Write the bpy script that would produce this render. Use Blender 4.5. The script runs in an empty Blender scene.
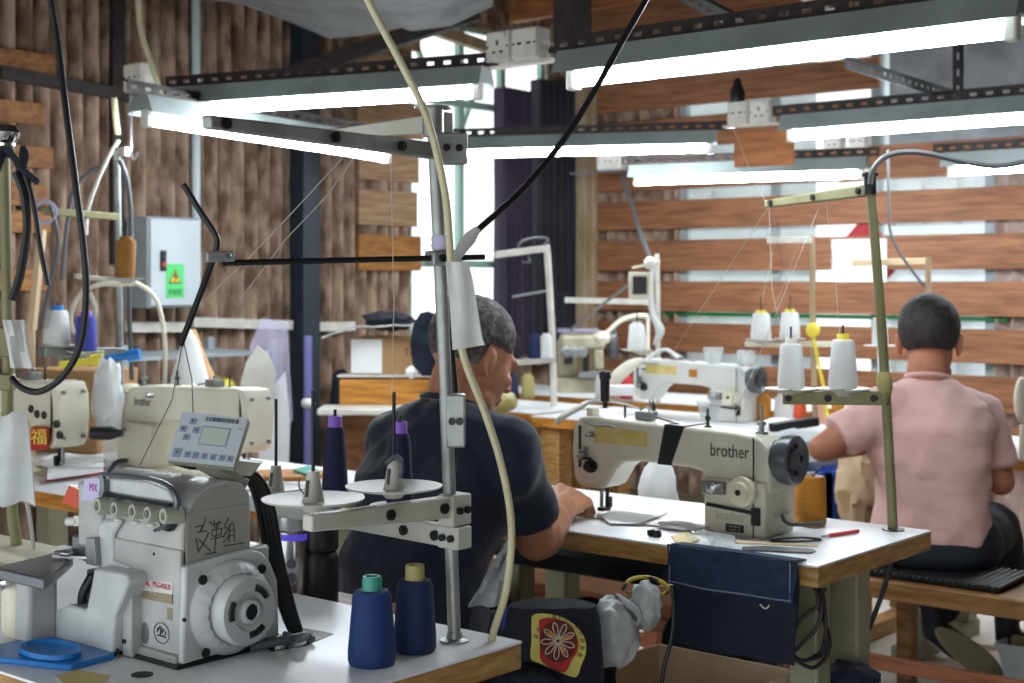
import bpy, math, random
from mathutils import Vector as V, Matrix, noise
random.seed(7)
PI = math.pi
COL = bpy.context.scene.collection
SC = bpy.context.scene

# ------------------------------------------------------------------ camera measurements
CAM_H = 1.33
FWD = V((-.644, .765, 0)).normalized(); RGT = V((.765, .644, 0)).normalized()
def at(px, py, d=None, z=None, x=None, y=None):
    """World point seen at a photo pixel, at a given depth or on a given plane."""
    a = (px-512)/1440.0; b = (280-py)/1440.0
    r = FWD + RGT*a + V((0, 0, b))
    if d is not None: t = d
    elif z is not None: t = (z-CAM_H)/r.z
    elif x is not None: t = x/r.x
    else: t = y/r.y
    return V((0, 0, CAM_H)) + r*t

# ------------------------------------------------------------------ materials
def lin(c):
    c = c.lstrip('#'); v = [int(c[i:i+2], 16)/255 for i in (0, 2, 4)]
    return tuple((x/12.92 if x <= .04045 else ((x+.055)/1.055)**2.4) for x in v) + (1,)
def mat(name, c, rough=.5, metal=0, c2=None, scale=12, stretch=None, bump=0, bscale=None, emit=0, alpha=1, contrast=(.35, .65), spec=.5, detail=4, trans=0, ior=1.45, sheen=0):
    m = bpy.data.materials.new(name); m.use_nodes = True
    nt = m.node_tree; b = nt.nodes['Principled BSDF']; L = nt.links.new
    b.inputs['Base Color'].default_value = lin(c); b.inputs['Roughness'].default_value = rough
    b.inputs['Metallic'].default_value = metal; b.inputs['Specular IOR Level'].default_value = spec
    b.inputs['Alpha'].default_value = alpha; b.inputs['Transmission Weight'].default_value = trans; b.inputs['IOR'].default_value = ior
    if sheen: b.inputs['Sheen Weight'].default_value = sheen
    if emit:
        b.inputs['Emission Color'].default_value = lin(c); b.inputs['Emission Strength'].default_value = emit
    if c2 or bump:
        tc = nt.nodes.new('ShaderNodeTexCoord'); mp = nt.nodes.new('ShaderNodeMapping')
        L(tc.outputs['Object'], mp.inputs[0])
        if stretch: mp.inputs['Scale'].default_value = stretch
    if c2:
        n = nt.nodes.new('ShaderNodeTexNoise'); n.inputs['Scale'].default_value = scale; n.inputs['Detail'].default_value = detail
        L(mp.outputs[0], n.inputs['Vector'])
        r = nt.nodes.new('ShaderNodeValToRGB')
        r.color_ramp.elements[0].position = contrast[0]; r.color_ramp.elements[1].position = contrast[1]
        r.color_ramp.elements[0].color = lin(c); r.color_ramp.elements[1].color = lin(c2)
        L(n.outputs['Fac'], r.inputs[0]); L(r.outputs[0], b.inputs['Base Color'])
    if bump:
        n2 = nt.nodes.new('ShaderNodeTexNoise'); n2.inputs['Scale'].default_value = bscale or scale; n2.inputs['Detail'].default_value = 5
        L(mp.outputs[0], n2.inputs['Vector'])
        bp = nt.nodes.new('ShaderNodeBump'); bp.inputs['Strength'].default_value = bump; bp.inputs['Distance'].default_value = .01
        L(n2.outputs['Fac'], bp.inputs['Height']); L(bp.outputs[0], b.inputs['Normal'])
    return m
M = {}
def mm(k, *a, **kw): M[k] = mat(k, *a, **kw)
mm('laminate', 'eef1f2', .32, c2='e2e6e9', scale=9, spec=.4)
mm('edge_wood', 'b8935a', .5, c2='936a38', scale=14, stretch=(1, 1, 6), bump=.15)
mm('edge_orange', 'c98a3a', .45, c2='9c6420', scale=7, stretch=(1, 1, 8))
mm('plank', '9c6a48', .6, c2='6f452c', scale=5, stretch=(1, 6, 14), bump=.15, contrast=(.3, .7))
mm('plank_pale', 'a98a6c', .65, c2='87684c', scale=5, stretch=(3, 1, 14), bump=.15)
mm('plank_orange', 'a8743c', .6, c2='7f5428', scale=5, stretch=(3, 2, 14), bump=.15)
mm('board_brown', '96663a', .6, c2='6f4522', scale=4, stretch=(1, 6, 10), bump=.1)
mm('corrugated', '6a5444', .8, c2='ab937f', scale=9, stretch=(1.6, 1.6, .8), bump=.4, bscale=40, contrast=(.38, .62), spec=.2, detail=10)
mm('corrugated_pink', '9b8479', .8, c2='c2b0a5', scale=6, stretch=(2, 2, 1), bump=.2, bscale=30)
mm('roofing', '4a4038', .85, c2='2f2a26', scale=4, spec=.2)
mm('insulation', '9aa0a3', .6, c2='7d8285', scale=6, bump=.2)
mm('floor', 'dfdcd5', .6, c2='cbc7bf', scale=3, detail=8)
mm('iron', '3a3330', .55, .3, c2='2a2523', scale=25)
mm('iron_grey', '6b6f71', .5, .4)
mm('fixture', '9aa5a3', .45, .2, c2='87928f', scale=5)
mm('fixture_dark', '606d6f', .5, .2)
mm('tube', 'f2f8ff', .3, emit=60)
mm('white_plastic', 'd9d8d0', .4, c2='c6c4ba', scale=14)
mm('grey_plastic', 'a9aba8', .45)
mm('dark', '1b1c1e', .45)
mm('black_rubber', '15171a', .5)
mm('black_metal', '2a2c2d', .35, .5)
mm('steel', 'b8babb', .28, .9)
mm('steel_dull', '8d9190', .4, .7)
mm('chrome', 'd6d8da', .12, 1)
mm('zinc', 'a5aaa7', .42, .5, c2='8b918e', scale=20)
mm('stand_white', 'bfc0b7', .45, c2='aeada1', scale=9)
mm('olive', '8a8763', .5, .1, c2='77744f', scale=8)
mm('leg_olive', '9d9d84', .5, .1, c2='8a8a70', scale=6)
mm('machine_beige', 'd3d1bf', .33, c2='c3c1ad', scale=7, spec=.5)
mm('machine_cream', 'dfdcca', .38, c2='d2cdb8', scale=6)
mm('machine_white', 'dadcd6', .36, c2='c9cac4', scale=7)
mm('overlock_grey', 'b3b6b4', .35, c2='9a9d9b', scale=11, bump=.05, bscale=60)
mm('overlock_side', '9c9e96', .4, c2='8c8e86', scale=10)
mm('overlock_light', 'c4c8c8', .32, c2='afb3b3', scale=12)
mm('plate_grey', '6d7379', .33, .5)
mm('knob_sage', 'a2a597', .4)
mm('yellow_sticker', 'd3c27a', .55, c2='c4b26a', scale=20)
mm('yellow_tape', 'd9c679', .5)
mm('black_tape', '23292b', .35)
mm('dial_ivory', 'd3cfb4', .4)
mm('wheel_grey', '565a5e', .3, .3)
mm('paper', 'eceff0', .7)
mm('navy_thread', '1d2349', .75, c2='151a38', scale=60, stretch=(1, 1, 30))
mm('blue_thread', '1a3a74', .7, c2='142c60', scale=50, stretch=(1, 1, 30), bump=.2)
mm('blue_thread_dark', '172a56', .7, c2='112046', scale=50, stretch=(1, 1, 30), bump=.2)
mm('white_thread', 'dfe1e0', .75, c2='d0d2d2', scale=50, stretch=(1, 1, 30))
mm('orange_thread', 'c08226', .6, c2='a86c18', scale=40, stretch=(1, 1, 30))
mm('tan_thread', 'a56f2f', .65, c2='8a5a22', scale=40, stretch=(1, 1, 30))
mm('yellow_thread', 'dba52d', .6)
mm('royal_thread', '35409a', .65)
mm('pink_thread', 'd9a58f', .7)
mm('red_cloth', 'b52430', .7)
mm('teal_plastic', '3d9a8c', .45)
mm('sand_plastic', 'a9a067', .45)
mm('purple_plastic', '8f62cf', .4)
mm('yellow_plastic', 'e0cf3e', .45)
mm('blue_plastic', '1f77c4', .35)
mm('blue_crate', '2c4fae', .45)
mm('red_plastic', 'c23a32', .4)
mm('orange_red', 'd2502c', .4)
mm('navy_shirt', '1b253a', .85, bump=.3, bscale=16, c2='151e30', scale=5, sheen=.2)
mm('pink_shirt', 'd9b2ac', .85, bump=.2, bscale=14, c2='d2a8a1', scale=4, sheen=.2)
mm('skin_tan', 'b98466', .5, c2='a97456', scale=14, spec=.35)
mm('skin_warm', 'b37a60', .5, c2='a56c52', scale=14, spec=.35)
mm('hair_grey', '3b3836', .7, c2='77736f', scale=55, bump=.5, bscale=120, contrast=(.45, .75))
mm('hair_black', '201d1c', .7, c2='383230', scale=60, bump=.5, bscale=130)
mm('dark_trousers', '1b212b', .85, bump=.2, bscale=18)
mm('black_trousers', '17191d', .85)
mm('denim', '253450', .85, c2='1d2a44', scale=40, bump=.25, bscale=160)
mm('denim_dark', '1a2437', .85, c2='161f31', scale=30, bump=.25, bscale=160)
mm('stitching', '8b93a3', .7)
mm('black_cloth', '1a1e2a', .85, bump=.25, bscale=10)
mm('white_cloth', 'e8ebec', .75, bump=.3, bscale=14)
mm('grey_cloth', 'b4b9bd', .75, bump=.4, bscale=14)
mm('rag_white', 'd3d6d4', .8, c2='bfc3c2', scale=10, bump=.3, bscale=25)
mm('plastic_bag', 'c3c9c9', .3, c2='aeb5b6', scale=7, bump=.6, bscale=18, alpha=.86)
mm('clear_plastic', 'e3e8ea', .12, alpha=.27)
mm('acrylic', 'e8ebee', .2, alpha=.62)
mm('acrylic_violet', 'b7b3cf', .2, alpha=.4)
mm('cardboard', 'b08a5f', .7, c2='9d7a52', scale=7)
mm('cardboard_light', 'dcc5a3', .7, c2='cdb38d', scale=7)
mm('bench_wood', '9a7044', .5, c2='6d4826', scale=6, stretch=(1, 8, 8), bump=.15)
mm('bench_red', '9a6040', .55, c2='7e4a30', scale=6, stretch=(1, 6, 6))
mm('bench_pale', 'a5785c', .6, c2='8e6249', scale=5)
mm('panel_grey', 'c2cdd1', .35, c2='b6c2c7', scale=5)
mm('panel_side', '8d979b', .45)
mm('green_sticker', '56d377', .5)
mm('sign_yellow', 'e8c43a', .5)
mm('lcd', 'bfcabd', .15)
mm('lcd_bezel', '8ba0b8', .35)
mm('control_face', 'c3ccd2', .35)
mm('control_side', '8b8c7e', .5)
mm('button_blue', '8b9cb2', .4)
mm('ink', '20222a', .6)
mm('logo_grey', '3f4347', .4)
mm('logo_faint', 'a7a493', .5)
mm('label_bronze', '8b7f63', .4, .3)
mm('label_silver', 'c7c8c4', .35, .2)
mm('logo_red', 'c0263a', .5)
mm('sticker_pink', 'c254b4', .5)
mm('sticker_lilac', 'b9b9d6', .45)
mm('tube_cream', 'cfc9a6', .4, c2='bdb792', scale=8)
mm('curtain', '3d2f45', .85, c2='2b2533', scale=3, stretch=(3, 3, .3))
mm('curtain_dark', '1f2129', .85, c2='2b2a33', scale=4)
mm('post_beige', 'a9957a', .7, c2='8b7759', scale=6, stretch=(2, 2, .6), bump=.1)
mm('pillar_blue', '232e3a', .5)
mm('window_frame', '8fb0a4', .5)
mm('glass', 'e9f3ee', .35, alpha=.22)
mm('glass_frost', 'e6f5ee', .5, alpha=.12)
mm('outside_wall', 'c3ccd2', .7, c2='a9b4bb', scale=3)
mm('outside_grey', '7c878a', .7, c2='98a3a4', scale=2)
mm('green_pipe', '2f8a4c', .4)
mm('red_paper', 'a02530', .6)
mm('cord_black', '17191b', .45)
mm('cord_grey', '55585b', .45)
mm('cord_beige', 'c7bd9c', .45)
mm('thread_line', 'a9a69a', .6)
mm('thread_dark', '33343a', .6)
mm('sole', 'a5a280', .7)
mm('tube_violet', '6c6aa0', .45)
mm('machine_old', 'b3ac92', .45, c2='968f78', scale=9)
mm('shoe_dark', '1d2230', .6)
mm('shoe_orange', 'd08a2e', .6)
mm('tumbler', 'b3b5b6', .22, .9)
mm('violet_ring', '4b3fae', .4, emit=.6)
mm('patch_yellow', 'c9be62', .75)
mm('patch_red', 'a82a26', .75)
mm('patch_maroon', '57191a', .75)
mm('patch_cream', 'd6ccb8', .75)
mm('patch_orange', 'd08428', .75)
mm('yellow_black', 'b09c2c', .5, c2='26241c', scale=25, contrast=(.45, .55))
mm('ceiling_wood', 'a3683a', .6, c2='7d4a24', scale=5, stretch=(1, 6, 6))
mm('eye_white', 'e6e2da', .3)

# ------------------------------------------------------------------ mesh builder
class B:
    def __init__(s): s.v = []; s.f = []; s.fm = []; s.m = 0
    def faces(s, fs):
        for f in fs: s.f.append(f); s.fm.append(s.m)
    def loft(s, rings, cap0=True, cap1=True, closed=True):
        n = len(rings[0]); o = len(s.v)
        for r in rings: s.v.extend(V(p) for p in r)
        fs = []
        for i in range(len(rings)-1):
            for j in range(n if closed else n-1):
                a = o+i*n+j; b = o+i*n+(j+1) % n
                fs.append((a, b, b+n, a+n))
        if cap0: fs.append(tuple(o+j for j in reversed(range(n))))
        if cap1: fs.append(tuple(o+(len(rings)-1)*n+j for j in range(n)))
        s.faces(fs); return s
    def box(s, c, d, rz=0, R=None):
        R = R or Matrix.Rotation(rz, 3, 'Z'); c = V(c); o = len(s.v)
        for z in (-.5, .5):
            for x, y in ((-.5, -.5), (.5, -.5), (.5, .5), (-.5, .5)): s.v.append(c + R @ V((x*d[0], y*d[1], z*d[2])))
        s.faces([tuple(o+i for i in q) for q in ((3, 2, 1, 0), (4, 5, 6, 7), (0, 1, 5, 4), (1, 2, 6, 5), (2, 3, 7, 6), (3, 0, 4, 7))]); return s
    def bb(s, a, b):
        a = V(a); b = V(b); return s.box((a+b)/2, (abs(b.x-a.x), abs(b.y-a.y), abs(b.z-a.z)))
    def bar(s, p, q, w, h, up=(0, 0, 1)):
        p = V(p); q = V(q); d = q-p; L = d.length; d.normalize(); u = V(up); r = d.cross(u)
        if r.length < 1e-4: r = d.cross(V((1, 0, 0)))
        r.normalize(); u = r.cross(d)
        R = Matrix((d, r, u)).transposed()
        return s.box((p+q)/2, (L, w, h), R=R)
    @staticmethod
    def frame(d):
        d = d.normalized(); a = V((0, 0, 1)) if abs(d.z) < .9 else V((1, 0, 0))
        u = d.cross(a).normalized(); return u, d.cross(u)
    def cyl(s, p, q, r0, r1=None, n=16, caps=True):
        p = V(p); q = V(q); r1 = r0 if r1 is None else r1; u, w = s.frame(q-p)
        ring = lambda c, r: [c + (u*math.cos(2*PI*i/n) + w*math.sin(2*PI*i/n))*r for i in range(n)]
        return s.loft([ring(p, r0), ring(q, r1)], caps, caps)
    def lathe(s, prof, o=(0, 0, 0), ax=(0, 0, 1), n=24, caps=True):
        o = V(o); ax = V(ax).normalized(); u, w = s.frame(ax)
        return s.loft([[o + ax*h + (u*math.cos(2*PI*i/n) + w*math.sin(2*PI*i/n))*max(r, 1e-4) for i in range(n)] for r, h in prof], caps, caps)
    def tube(s, pts, r, n=8, k=6, flat=1):
        P = [V(p) for p in pts]
        if k > 1 and len(P) > 2:
            Q = []
            for i in range(len(P)-1):
                a = P[max(i-1, 0)]; b = P[i]; c = P[i+1]; e = P[min(i+2, len(P)-1)]
                for j in range(k):
                    t = j/k; Q.append(.5*((2*b) + (c-a)*t + (2*a-5*b+4*c-e)*t*t + (3*b-a-3*c+e)*t**3))
            Q.append(P[-1]); P = Q
        rs = r if isinstance(r, (list, tuple)) else None
        u = None; rings = []
        for i, p in enumerate(P):
            d = (P[min(i+1, len(P)-1)] - P[max(i-1, 0)])
            if d.length < 1e-7: d = V((0, 0, 1))
            d.normalize()
            if u is None: u, w = s.frame(d)
            u = (u - d*u.dot(d)); u.normalize(); w = d.cross(u)
            if rs: t = i/(len(P)-1)*(len(rs)-1); a = int(min(t, len(rs)-2)); rr = rs[a] + (rs[a+1]-rs[a])*(t-a)
            else: rr = r
            rings.append([p + (u*math.cos(2*PI*j/n) + w*math.sin(2*PI*j/n)*flat)*rr for j in range(n)])
        return s.loft(rings)
    def prism(s, poly, o, u, v, w):
        o = V(o); u = V(u); v = V(v); w = V(w)
        if u.cross(v).dot(w) < 0: poly = list(reversed(poly))
        return s.loft([[o + u*a + v*b for a, b in poly], [o + u*a + v*b + w for a, b in poly]])
    def ell(s, c, r, n=20, m=12, R=None):
        c = V(c); R = R or Matrix.Identity(3); r = (r, r, r) if isinstance(r, (int, float)) else r
        rings = []
        for i in range(m+1):
            t = PI*i/m; k = max(math.sin(t), 1e-3)
            rings.append([c + R @ V((r[0]*k*math.cos(2*PI*j/n), r[1]*k*math.sin(2*PI*j/n), -r[2]*math.cos(t))) for j in range(n)])
        return s.loft(rings)
    def cap(s, p, q, r0, r1=None, n=14):
        p = V(p); q = V(q); r1 = r0 if r1 is None else r1; d = (q-p)
        if d.length < 1e-6: return s.ell(p, r0)
        d.normalize(); u, w = s.frame(d); rings = []
        for c, r, sg in ((p, r0, -1), (q, r1, 1)):
            ts = [PI/2*i/4 for i in range(5)]
            if sg < 0: ts = ts[::-1]
            for t in ts:
                k = max(math.cos(t), 1e-3)
                rings.append([c + d*sg*math.sin(t)*r + (u*math.cos(2*PI*j/n) + w*math.sin(2*PI*j/n))*r*k for j in range(n)])
        return s.loft(rings)
    def chain(s, pts, rs, n=14):
        for i in range(len(pts)-1): s.cap(pts[i], pts[i+1], rs[i], rs[i+1], n)
        return s
    def sheet(s, grid, t):
        """grid[i][j] points; thin solid of thickness t along approx normal"""
        ni = len(grid); nj = len(grid[0]); o = len(s.v); N = []
        for i in range(ni):
            for j in range(nj):
                a = V(grid[min(i+1, ni-1)][j]) - V(grid[max(i-1, 0)][j]); b = V(grid[i][min(j+1, nj-1)]) - V(grid[i][max(j-1, 0)][0:3] if False else grid[i][max(j-1, 0)])
                c = a.cross(b); N.append(c.normalized() if c.length > 1e-9 else V((0, 0, 1)))
        for sg in (.5, -.5):
            for i in range(ni):
                for j in range(nj): s.v.append(V(grid[i][j]) + N[i*nj+j]*t*sg)
        h = ni*nj; fs = []
        for i in range(ni-1):
            for j in range(nj-1):
                a = o+i*nj+j; fs.append((a, a+nj, a+nj+1, a+1)); fs.append((h+a, h+a+1, h+a+nj+1, h+a+nj))
        for i in range(ni-1):
            for j in (0, nj-1):
                a = o+i*nj+j; q = (a, a+h, a+h+nj, a+nj); fs.append(q if j == 0 else q[::-1])
        for j in range(nj-1):
            for i in (0, ni-1):
                a = o+i*nj+j; q = (a, a+1, a+1+h, a+h); fs.append(q if i == 0 else q[::-1])
        s.faces(fs); return s

def setp(o, label=None, cat=None, group=None, kind=None):
    if label: o['label'] = label
    if cat: o['category'] = cat
    if group: o['group'] = group
    if kind: o['kind'] = kind
    return o
def root_matrix(o):
    m = Matrix.LocRotScale(o.location, o.rotation_euler, o.scale)
    if o.parent: m = root_matrix(o.parent) @ m
    return m
def build(b, name, mats, parent=None, bevel=0, smooth=38, world=False, label=None, seg=2, post=None):
    mats = mats if isinstance(mats, (list, tuple)) else [mats]
    me = bpy.data.meshes.new(name)
    vs = b.v
    if world and parent is not None:
        inv = root_matrix(parent).inverted(); vs = [inv @ p for p in vs]
    loc = V((0, 0, 0))
    if parent is None:
        xs = [p.x for p in vs]; ys = [p.y for p in vs]; zs = [p.z for p in vs]
        loc = V(((min(xs)+max(xs))/2, (min(ys)+max(ys))/2, min(zs))); vs = [p-loc for p in vs]
    me.from_pydata([tuple(p) for p in vs], [], b.f)
    for m in mats: me.materials.append(M[m] if isinstance(m, str) else m)
    for p, k in zip(me.polygons, b.fm): p.material_index = k
    me.update()
    me.shade_smooth(); me.set_sharp_from_angle(angle=math.radians(smooth))
    o = bpy.data.objects.new(name, me); COL.objects.link(o); o.location = loc
    if parent is not None: o.parent = parent
    if bevel:
        bv = o.modifiers.new('bevel', 'BEVEL'); bv.width = bevel; bv.segments = seg; bv.limit_method = 'ANGLE'; bv.angle_limit = math.radians(35)
    if label: o['label'] = label
    return o
def thing(name, label, cat, loc=(0, 0, 0), rz=0, group=None):
    o = bpy.data.objects.new(name, None); COL.objects.link(o); o.location = loc; o.rotation_euler = (0, 0, rz); o.empty_display_size = .05
    return setp(o, label, cat, group)
def kids(o): return [c for c in bpy.data.objects if c.parent == o]
def dup(o, loc=None, rz=None, label=None, parent=None):
    c = o.copy(); COL.objects.link(c)
    if parent is not None: c.parent = parent
    if loc is not None: c.location = loc
    if rz is not None: c.rotation_euler = (0, 0, rz)
    if label: c['label'] = label
    for k in kids(o): dup(k, parent=c)
    return c
def single(b, name, mats, label, cat, group=None, **kw): return setp(build(b, name, mats, **kw), label, cat, group)
def struct(b, name, mats, **kw): return setp(build(b, name, mats, **kw), kind='structure')
def bake(o, mods):
    """Apply modifiers given as (type, settings) and keep the resulting mesh."""
    for t, st in mods:
        m = o.modifiers.new(t.lower(), t)
        for k, v in st.items(): setattr(m, k, v)
    dg = bpy.context.evaluated_depsgraph_get(); dg.update()
    me = bpy.data.meshes.new_from_object(o.evaluated_get(dg)); old = o.data
    o.modifiers.clear(); o.data = me; me.name = o.name
    me.shade_smooth()
    bpy.data.meshes.remove(old)
    return o
def lettering(txt, size, c, u, v, mname, parent, name='lettering', h=.0006, shear=0, width=None, space=1.0):
    """Text centred at c, reading along u with v upwards (world coordinates)."""
    cu = bpy.data.curves.new('lettering', 'FONT'); cu.body = txt; cu.size = size; cu.align_x = 'CENTER'; cu.align_y = 'CENTER'
    cu.extrude = h/2; cu.shear = shear; cu.space_character = space; cu.resolution_u = 3
    to = bpy.data.objects.new('lettering', cu); COL.objects.link(to)
    dg = bpy.context.evaluated_depsgraph_get(); dg.update()
    me = bpy.data.meshes.new_from_object(to.evaluated_get(dg)); bpy.data.objects.remove(to); bpy.data.curves.remove(cu)
    u = V(u).normalized(); v = V(v); v = (v-u*v.dot(u)).normalized(); n = u.cross(v)
    if width and len(me.vertices):
        xs = [p.co.x for p in me.vertices]; k = width/(max(xs)-min(xs))
    else: k = 1
    T = Matrix.Translation(V(c)) @ Matrix((u, v, n)).transposed().to_4x4()
    if parent is not None: T = root_matrix(parent).inverted() @ T
    for p in me.vertices: p.co = T @ V((p.co.x*k, p.co.y, p.co.z))
    me.materials.clear(); me.materials.append(M[mname])
    for p in me.polygons: p.material_index = 0
    o = bpy.data.objects.new(name, me); COL.objects.link(o)
    if parent is not None: o.parent = parent
    return o

# ------------------------------------------------------------------ camera, world, render look
cam = bpy.data.cameras.new('camera'); co = bpy.data.objects.new('camera', cam); COL.objects.link(co); SC.camera = co
cam.sensor_width = 36; cam.lens = 1440/1024*36; cam.shift_y = (280-341.5)/1024; cam.clip_start = .05
co.location = (0, 0, CAM_H); co.rotation_euler = (PI/2, 0, math.atan2(-FWD.x, FWD.y))
cam.dof.use_dof = True; cam.dof.focus_distance = 2.45; cam.dof.aperture_fstop = 6.3
SC.view_settings.view_transform = 'Standard'; SC.view_settings.look = 'None'; SC.view_settings.gamma = 1; SC.view_settings.use_curve_mapping = False
SC.view_settings.exposure = .43
w = bpy.data.worlds.new('daylight'); SC.world = w; w.use_nodes = True
bg = w.node_tree.nodes['Background']; bg.inputs[0].default_value = (.92, .97, 1, 1); bg.inputs[1].default_value = 1.6
# ================================================================== SETTING
LX, BY, FY, RX, CZ = -5.4, 7.0, -.8, 1.6, 3.15
def corrugate(x0, y0, dx, dy, L, z0, z1, pitch=.08, amp=.03, nrm=(1, 0)):
    n = max(int(L/pitch)*8, 8); pts = []
    for i in range(n+1):
        t = L*i/n; a = amp*(2*abs(math.cos(PI*t/pitch))-1)
        pts.append((x0+dx*t+nrm[0]*a, y0+dy*t+nrm[1]*a))
    b = B(); b.sheet([[V((p[0], p[1], z0)) for p in pts], [V((p[0], p[1], z1)) for p in pts]], .004); return b
b = B(); b.bb((LX-.3, FY, -.1), (RX, BY+.6, 0)); struct(b, 'floor', 'floor')
# left wall: corrugated sheets with a window opening near the corner
WY0, WY1, WZ0, WZ1 = 5.57, 6.72, .95, 2.75
wl = build(corrugate(LX, FY, 0, 1, WY0-FY, 0, CZ), 'wall_left', 'corrugated'); setp(wl, kind='structure')
b = corrugate(LX, WY0-.06, 0, 1, BY-WY0+.06, 0, WZ0); build(b, 'sheet_below_window', 'corrugated', wl, world=True)
b = corrugate(LX, WY0-.06, 0, 1, BY-WY0+.06, WZ1, CZ); build(b, 'sheet_above_window', 'corrugated', wl, world=True)
b = corrugate(LX, WY1, 0, 1, BY-WY1, WZ0, WZ1); build(b, 'sheet_beside_window', 'corrugated', wl, world=True)
# the window in the left wall
b = B()
for yy in (WY0, WY0+.42, WY0+.78, WY1): b.bb((LX-.05, yy-.02, WZ0), (LX-.01, yy+.02, WZ1))
for zz in (WZ0, 1.42, 2.32, WZ1): b.bb((LX-.05, WY0, zz-.02), (LX-.012, WY1, zz+.02))
for a0, a1 in ((WY0+.05, WY0+.4), (WY0+.75, WY0+.4)): b.bar((LX-.06, a0, 2.72), (LX-.06, a1, 2.05), .02, .03)
w1 = struct(b, 'window_1', 'window_frame')
b = B(); b.bb((LX-.035, WY0, WZ0), (LX-.029, WY1, WZ1)); build(b, 'pane', 'glass_frost', w1, world=True)
# back wall: corrugated both sides of a wide window, boarded over with horizontal planks
OX0, OX1 = -4.6, -2.79
wb = struct(corrugate(LX, BY, 1, 0, OX0-LX, 0, CZ, nrm=(0, 1)), 'wall_back', 'corrugated')
build(corrugate(OX1, BY, 1, 0, RX-OX1, 0, CZ, nrm=(0, 1)), 'sheet_beside_window', 'corrugated_pink', wb, world=True)
build(corrugate(OX0-.06, BY, 1, 0, OX1-OX0+.12, 0, .55, nrm=(0, 1)), 'sheet_below_window', 'corrugated', wb, world=True)
build(corrugate(OX0-.06, BY, 1, 0, OX1-OX0+.12, 2.72, CZ, nrm=(0, 1)), 'sheet_above_window', 'corrugated', wb, world=True)
b = B()
for xx in (OX0, OX0+.6, OX0+1.2, OX1): b.bb((xx-.025, BY, .55), (xx+.025, BY+.05, 2.72))
for zz in (.55, 1.45, 2.2, 2.72): b.bb((OX0, BY, zz-.02), (OX1, BY+.05, zz+.02))
w2 = struct(b, 'window_2', 'outside_grey')
b = B(); b.bb((OX0, BY+.02, .55), (OX1, BY+.026, 2.72)); build(b, 'pane', 'glass', w2, world=True)
PP = .2352
struct(corrugate(RX, FY, 0, 1, BY-FY, 0, CZ), 'wall_right_shade', 'corrugated')  # unseen wall, added to cut the daylight coming in from the right
struct(corrugate(LX, FY, 1, 0, RX-LX, 1.95, CZ, nrm=(0, 1)), 'wall_front_shade', 'corrugated')  # unseen header over an open front, added to shade the upper walls
for i in range(-3, 8):
    zc = 1.354 + PP*(i-.5); h = .172 + .006*math.sin(i*2.3)
    b = B(); b.bb((LX+.02, BY-.055, zc-h/2), (RX if i < 4 else -3.36, BY-.028, zc+h/2)); build(b, 'plank', 'plank', wb, bevel=.003, world=True)
b = B(); b.bb((-3.3, BY-.05, 2.02), (RX, BY-.03, 2.62)); build(b, 'pale_sheet', 'insulation', wb, world=True)
for i in range(-1, 6):
    zc = 1.354 + PP*(i+.5)
    b = B(); b.bb((LX+.022, 5.14, zc-.093), (LX+.05, 5.6+.03*math.sin(i*5), zc+.093)); build(b, 'plank', 'plank_orange' if i < 1 else 'plank_pale', wl, bevel=.003, world=True) if i >= 0 else None
for i, z in enumerate((1.33, 1.57, 1.68, 1.84, 2.02, 2.23)):
    b = B(); b.bb((LX+.022, 1.2, z-.045), (LX+.05, 3.36+.04*math.sin(i*3), z+.045)); build(b, 'plank', 'plank_orange' if i < 2 else 'board_brown', wl, bevel=.003, world=True)
b = B(); b.bb((LX-.3, FY, CZ), (RX, BY+.3, CZ+.06)); struct(b, 'ceiling', 'roofing')
# timber purlins under the roof near the back wall
for i, (p, q, w_, h_) in enumerate((((-5.3, 6.3, 2.86), (-2.2, 6.3, 2.9), .06, .12), ((-4.7, 5.6, 3.02), (-1.5, 5.6, 3.02), .07, .14), ((-5.2, 4.0, 3.06), (1.2, 4.0, 3.06), .07, .14))):
    b = B(); b.bar(p, q, w_, h_); struct(b, 'trim_%d' % (i+1), 'ceiling_wood')
b = B(); b.bb((-5.36, BY-.16, 0), (-5.19, BY-.06, 2.5)); b.bb((-5.19, BY-.10, 0), (-5.17, BY-.06, 2.45)); struct(b, 'trim_4', 'post_beige', bevel=.004)
b = B(); b.bb((LX+.03, 4.69, 0), (LX+.13, 4.80, CZ)); struct(b, 'trim_5', 'pillar_blue', bevel=.003)
b = B(); b.bar(at(0, 72, x=LX+.07), at(135, 97, x=LX+.07), .035, .05); struct(b, 'trim_6', 'iron')
b = B(); b.bb((LX+.03, 3.66, 1.4), (LX+.06, 3.72, CZ)); struct(b, 'trim_7', 'iron')
b = B(); b.cyl((LX+.05, 4.11, 1.6), (LX+.05, 4.11, CZ), .02, n=12); struct(b, 'trim_8', 'panel_grey')
# outside, seen through the windows
for nm_, xa, xb, h_, m_, lb in (('neighbouring_house', -8.25, -6.1, 3.4, 'outside_grey', 'grey house outside, behind the left part of the boarded window'), ('neighbouring_house', -5.15, -1.5, 3.2, 'outside_wall', 'pale bluish house outside, behind the right part of the boarded window')):
    t = thing(nm_, lb, 'house', ((xa+xb)/2, 10.8, 0)); b = B(); b.bb((xa, 10.5, -.1), (xb, 11.4, h_)); build(b, 'wall', m_, t, world=True)
    for k in range(int((xb-xa)/.9)):
        for z in (.5, 1.75):
            x = xa+.2+.9*k; b = B(); b.bb((x, 10.46, z), (x+.55, 10.5, z+.75)); wn = build(b, 'window', 'glass', t, world=True)
            b = B()
            for xx in (x, x+.26, x+.53): b.bb((xx, 10.44, z), (xx+.03, 10.46, z+.75))
            b.bb((x, 10.44, z+.36), (x+.55, 10.46, z+.39)); build(b, 'bars', 'outside_grey', wn, world=True)
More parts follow.
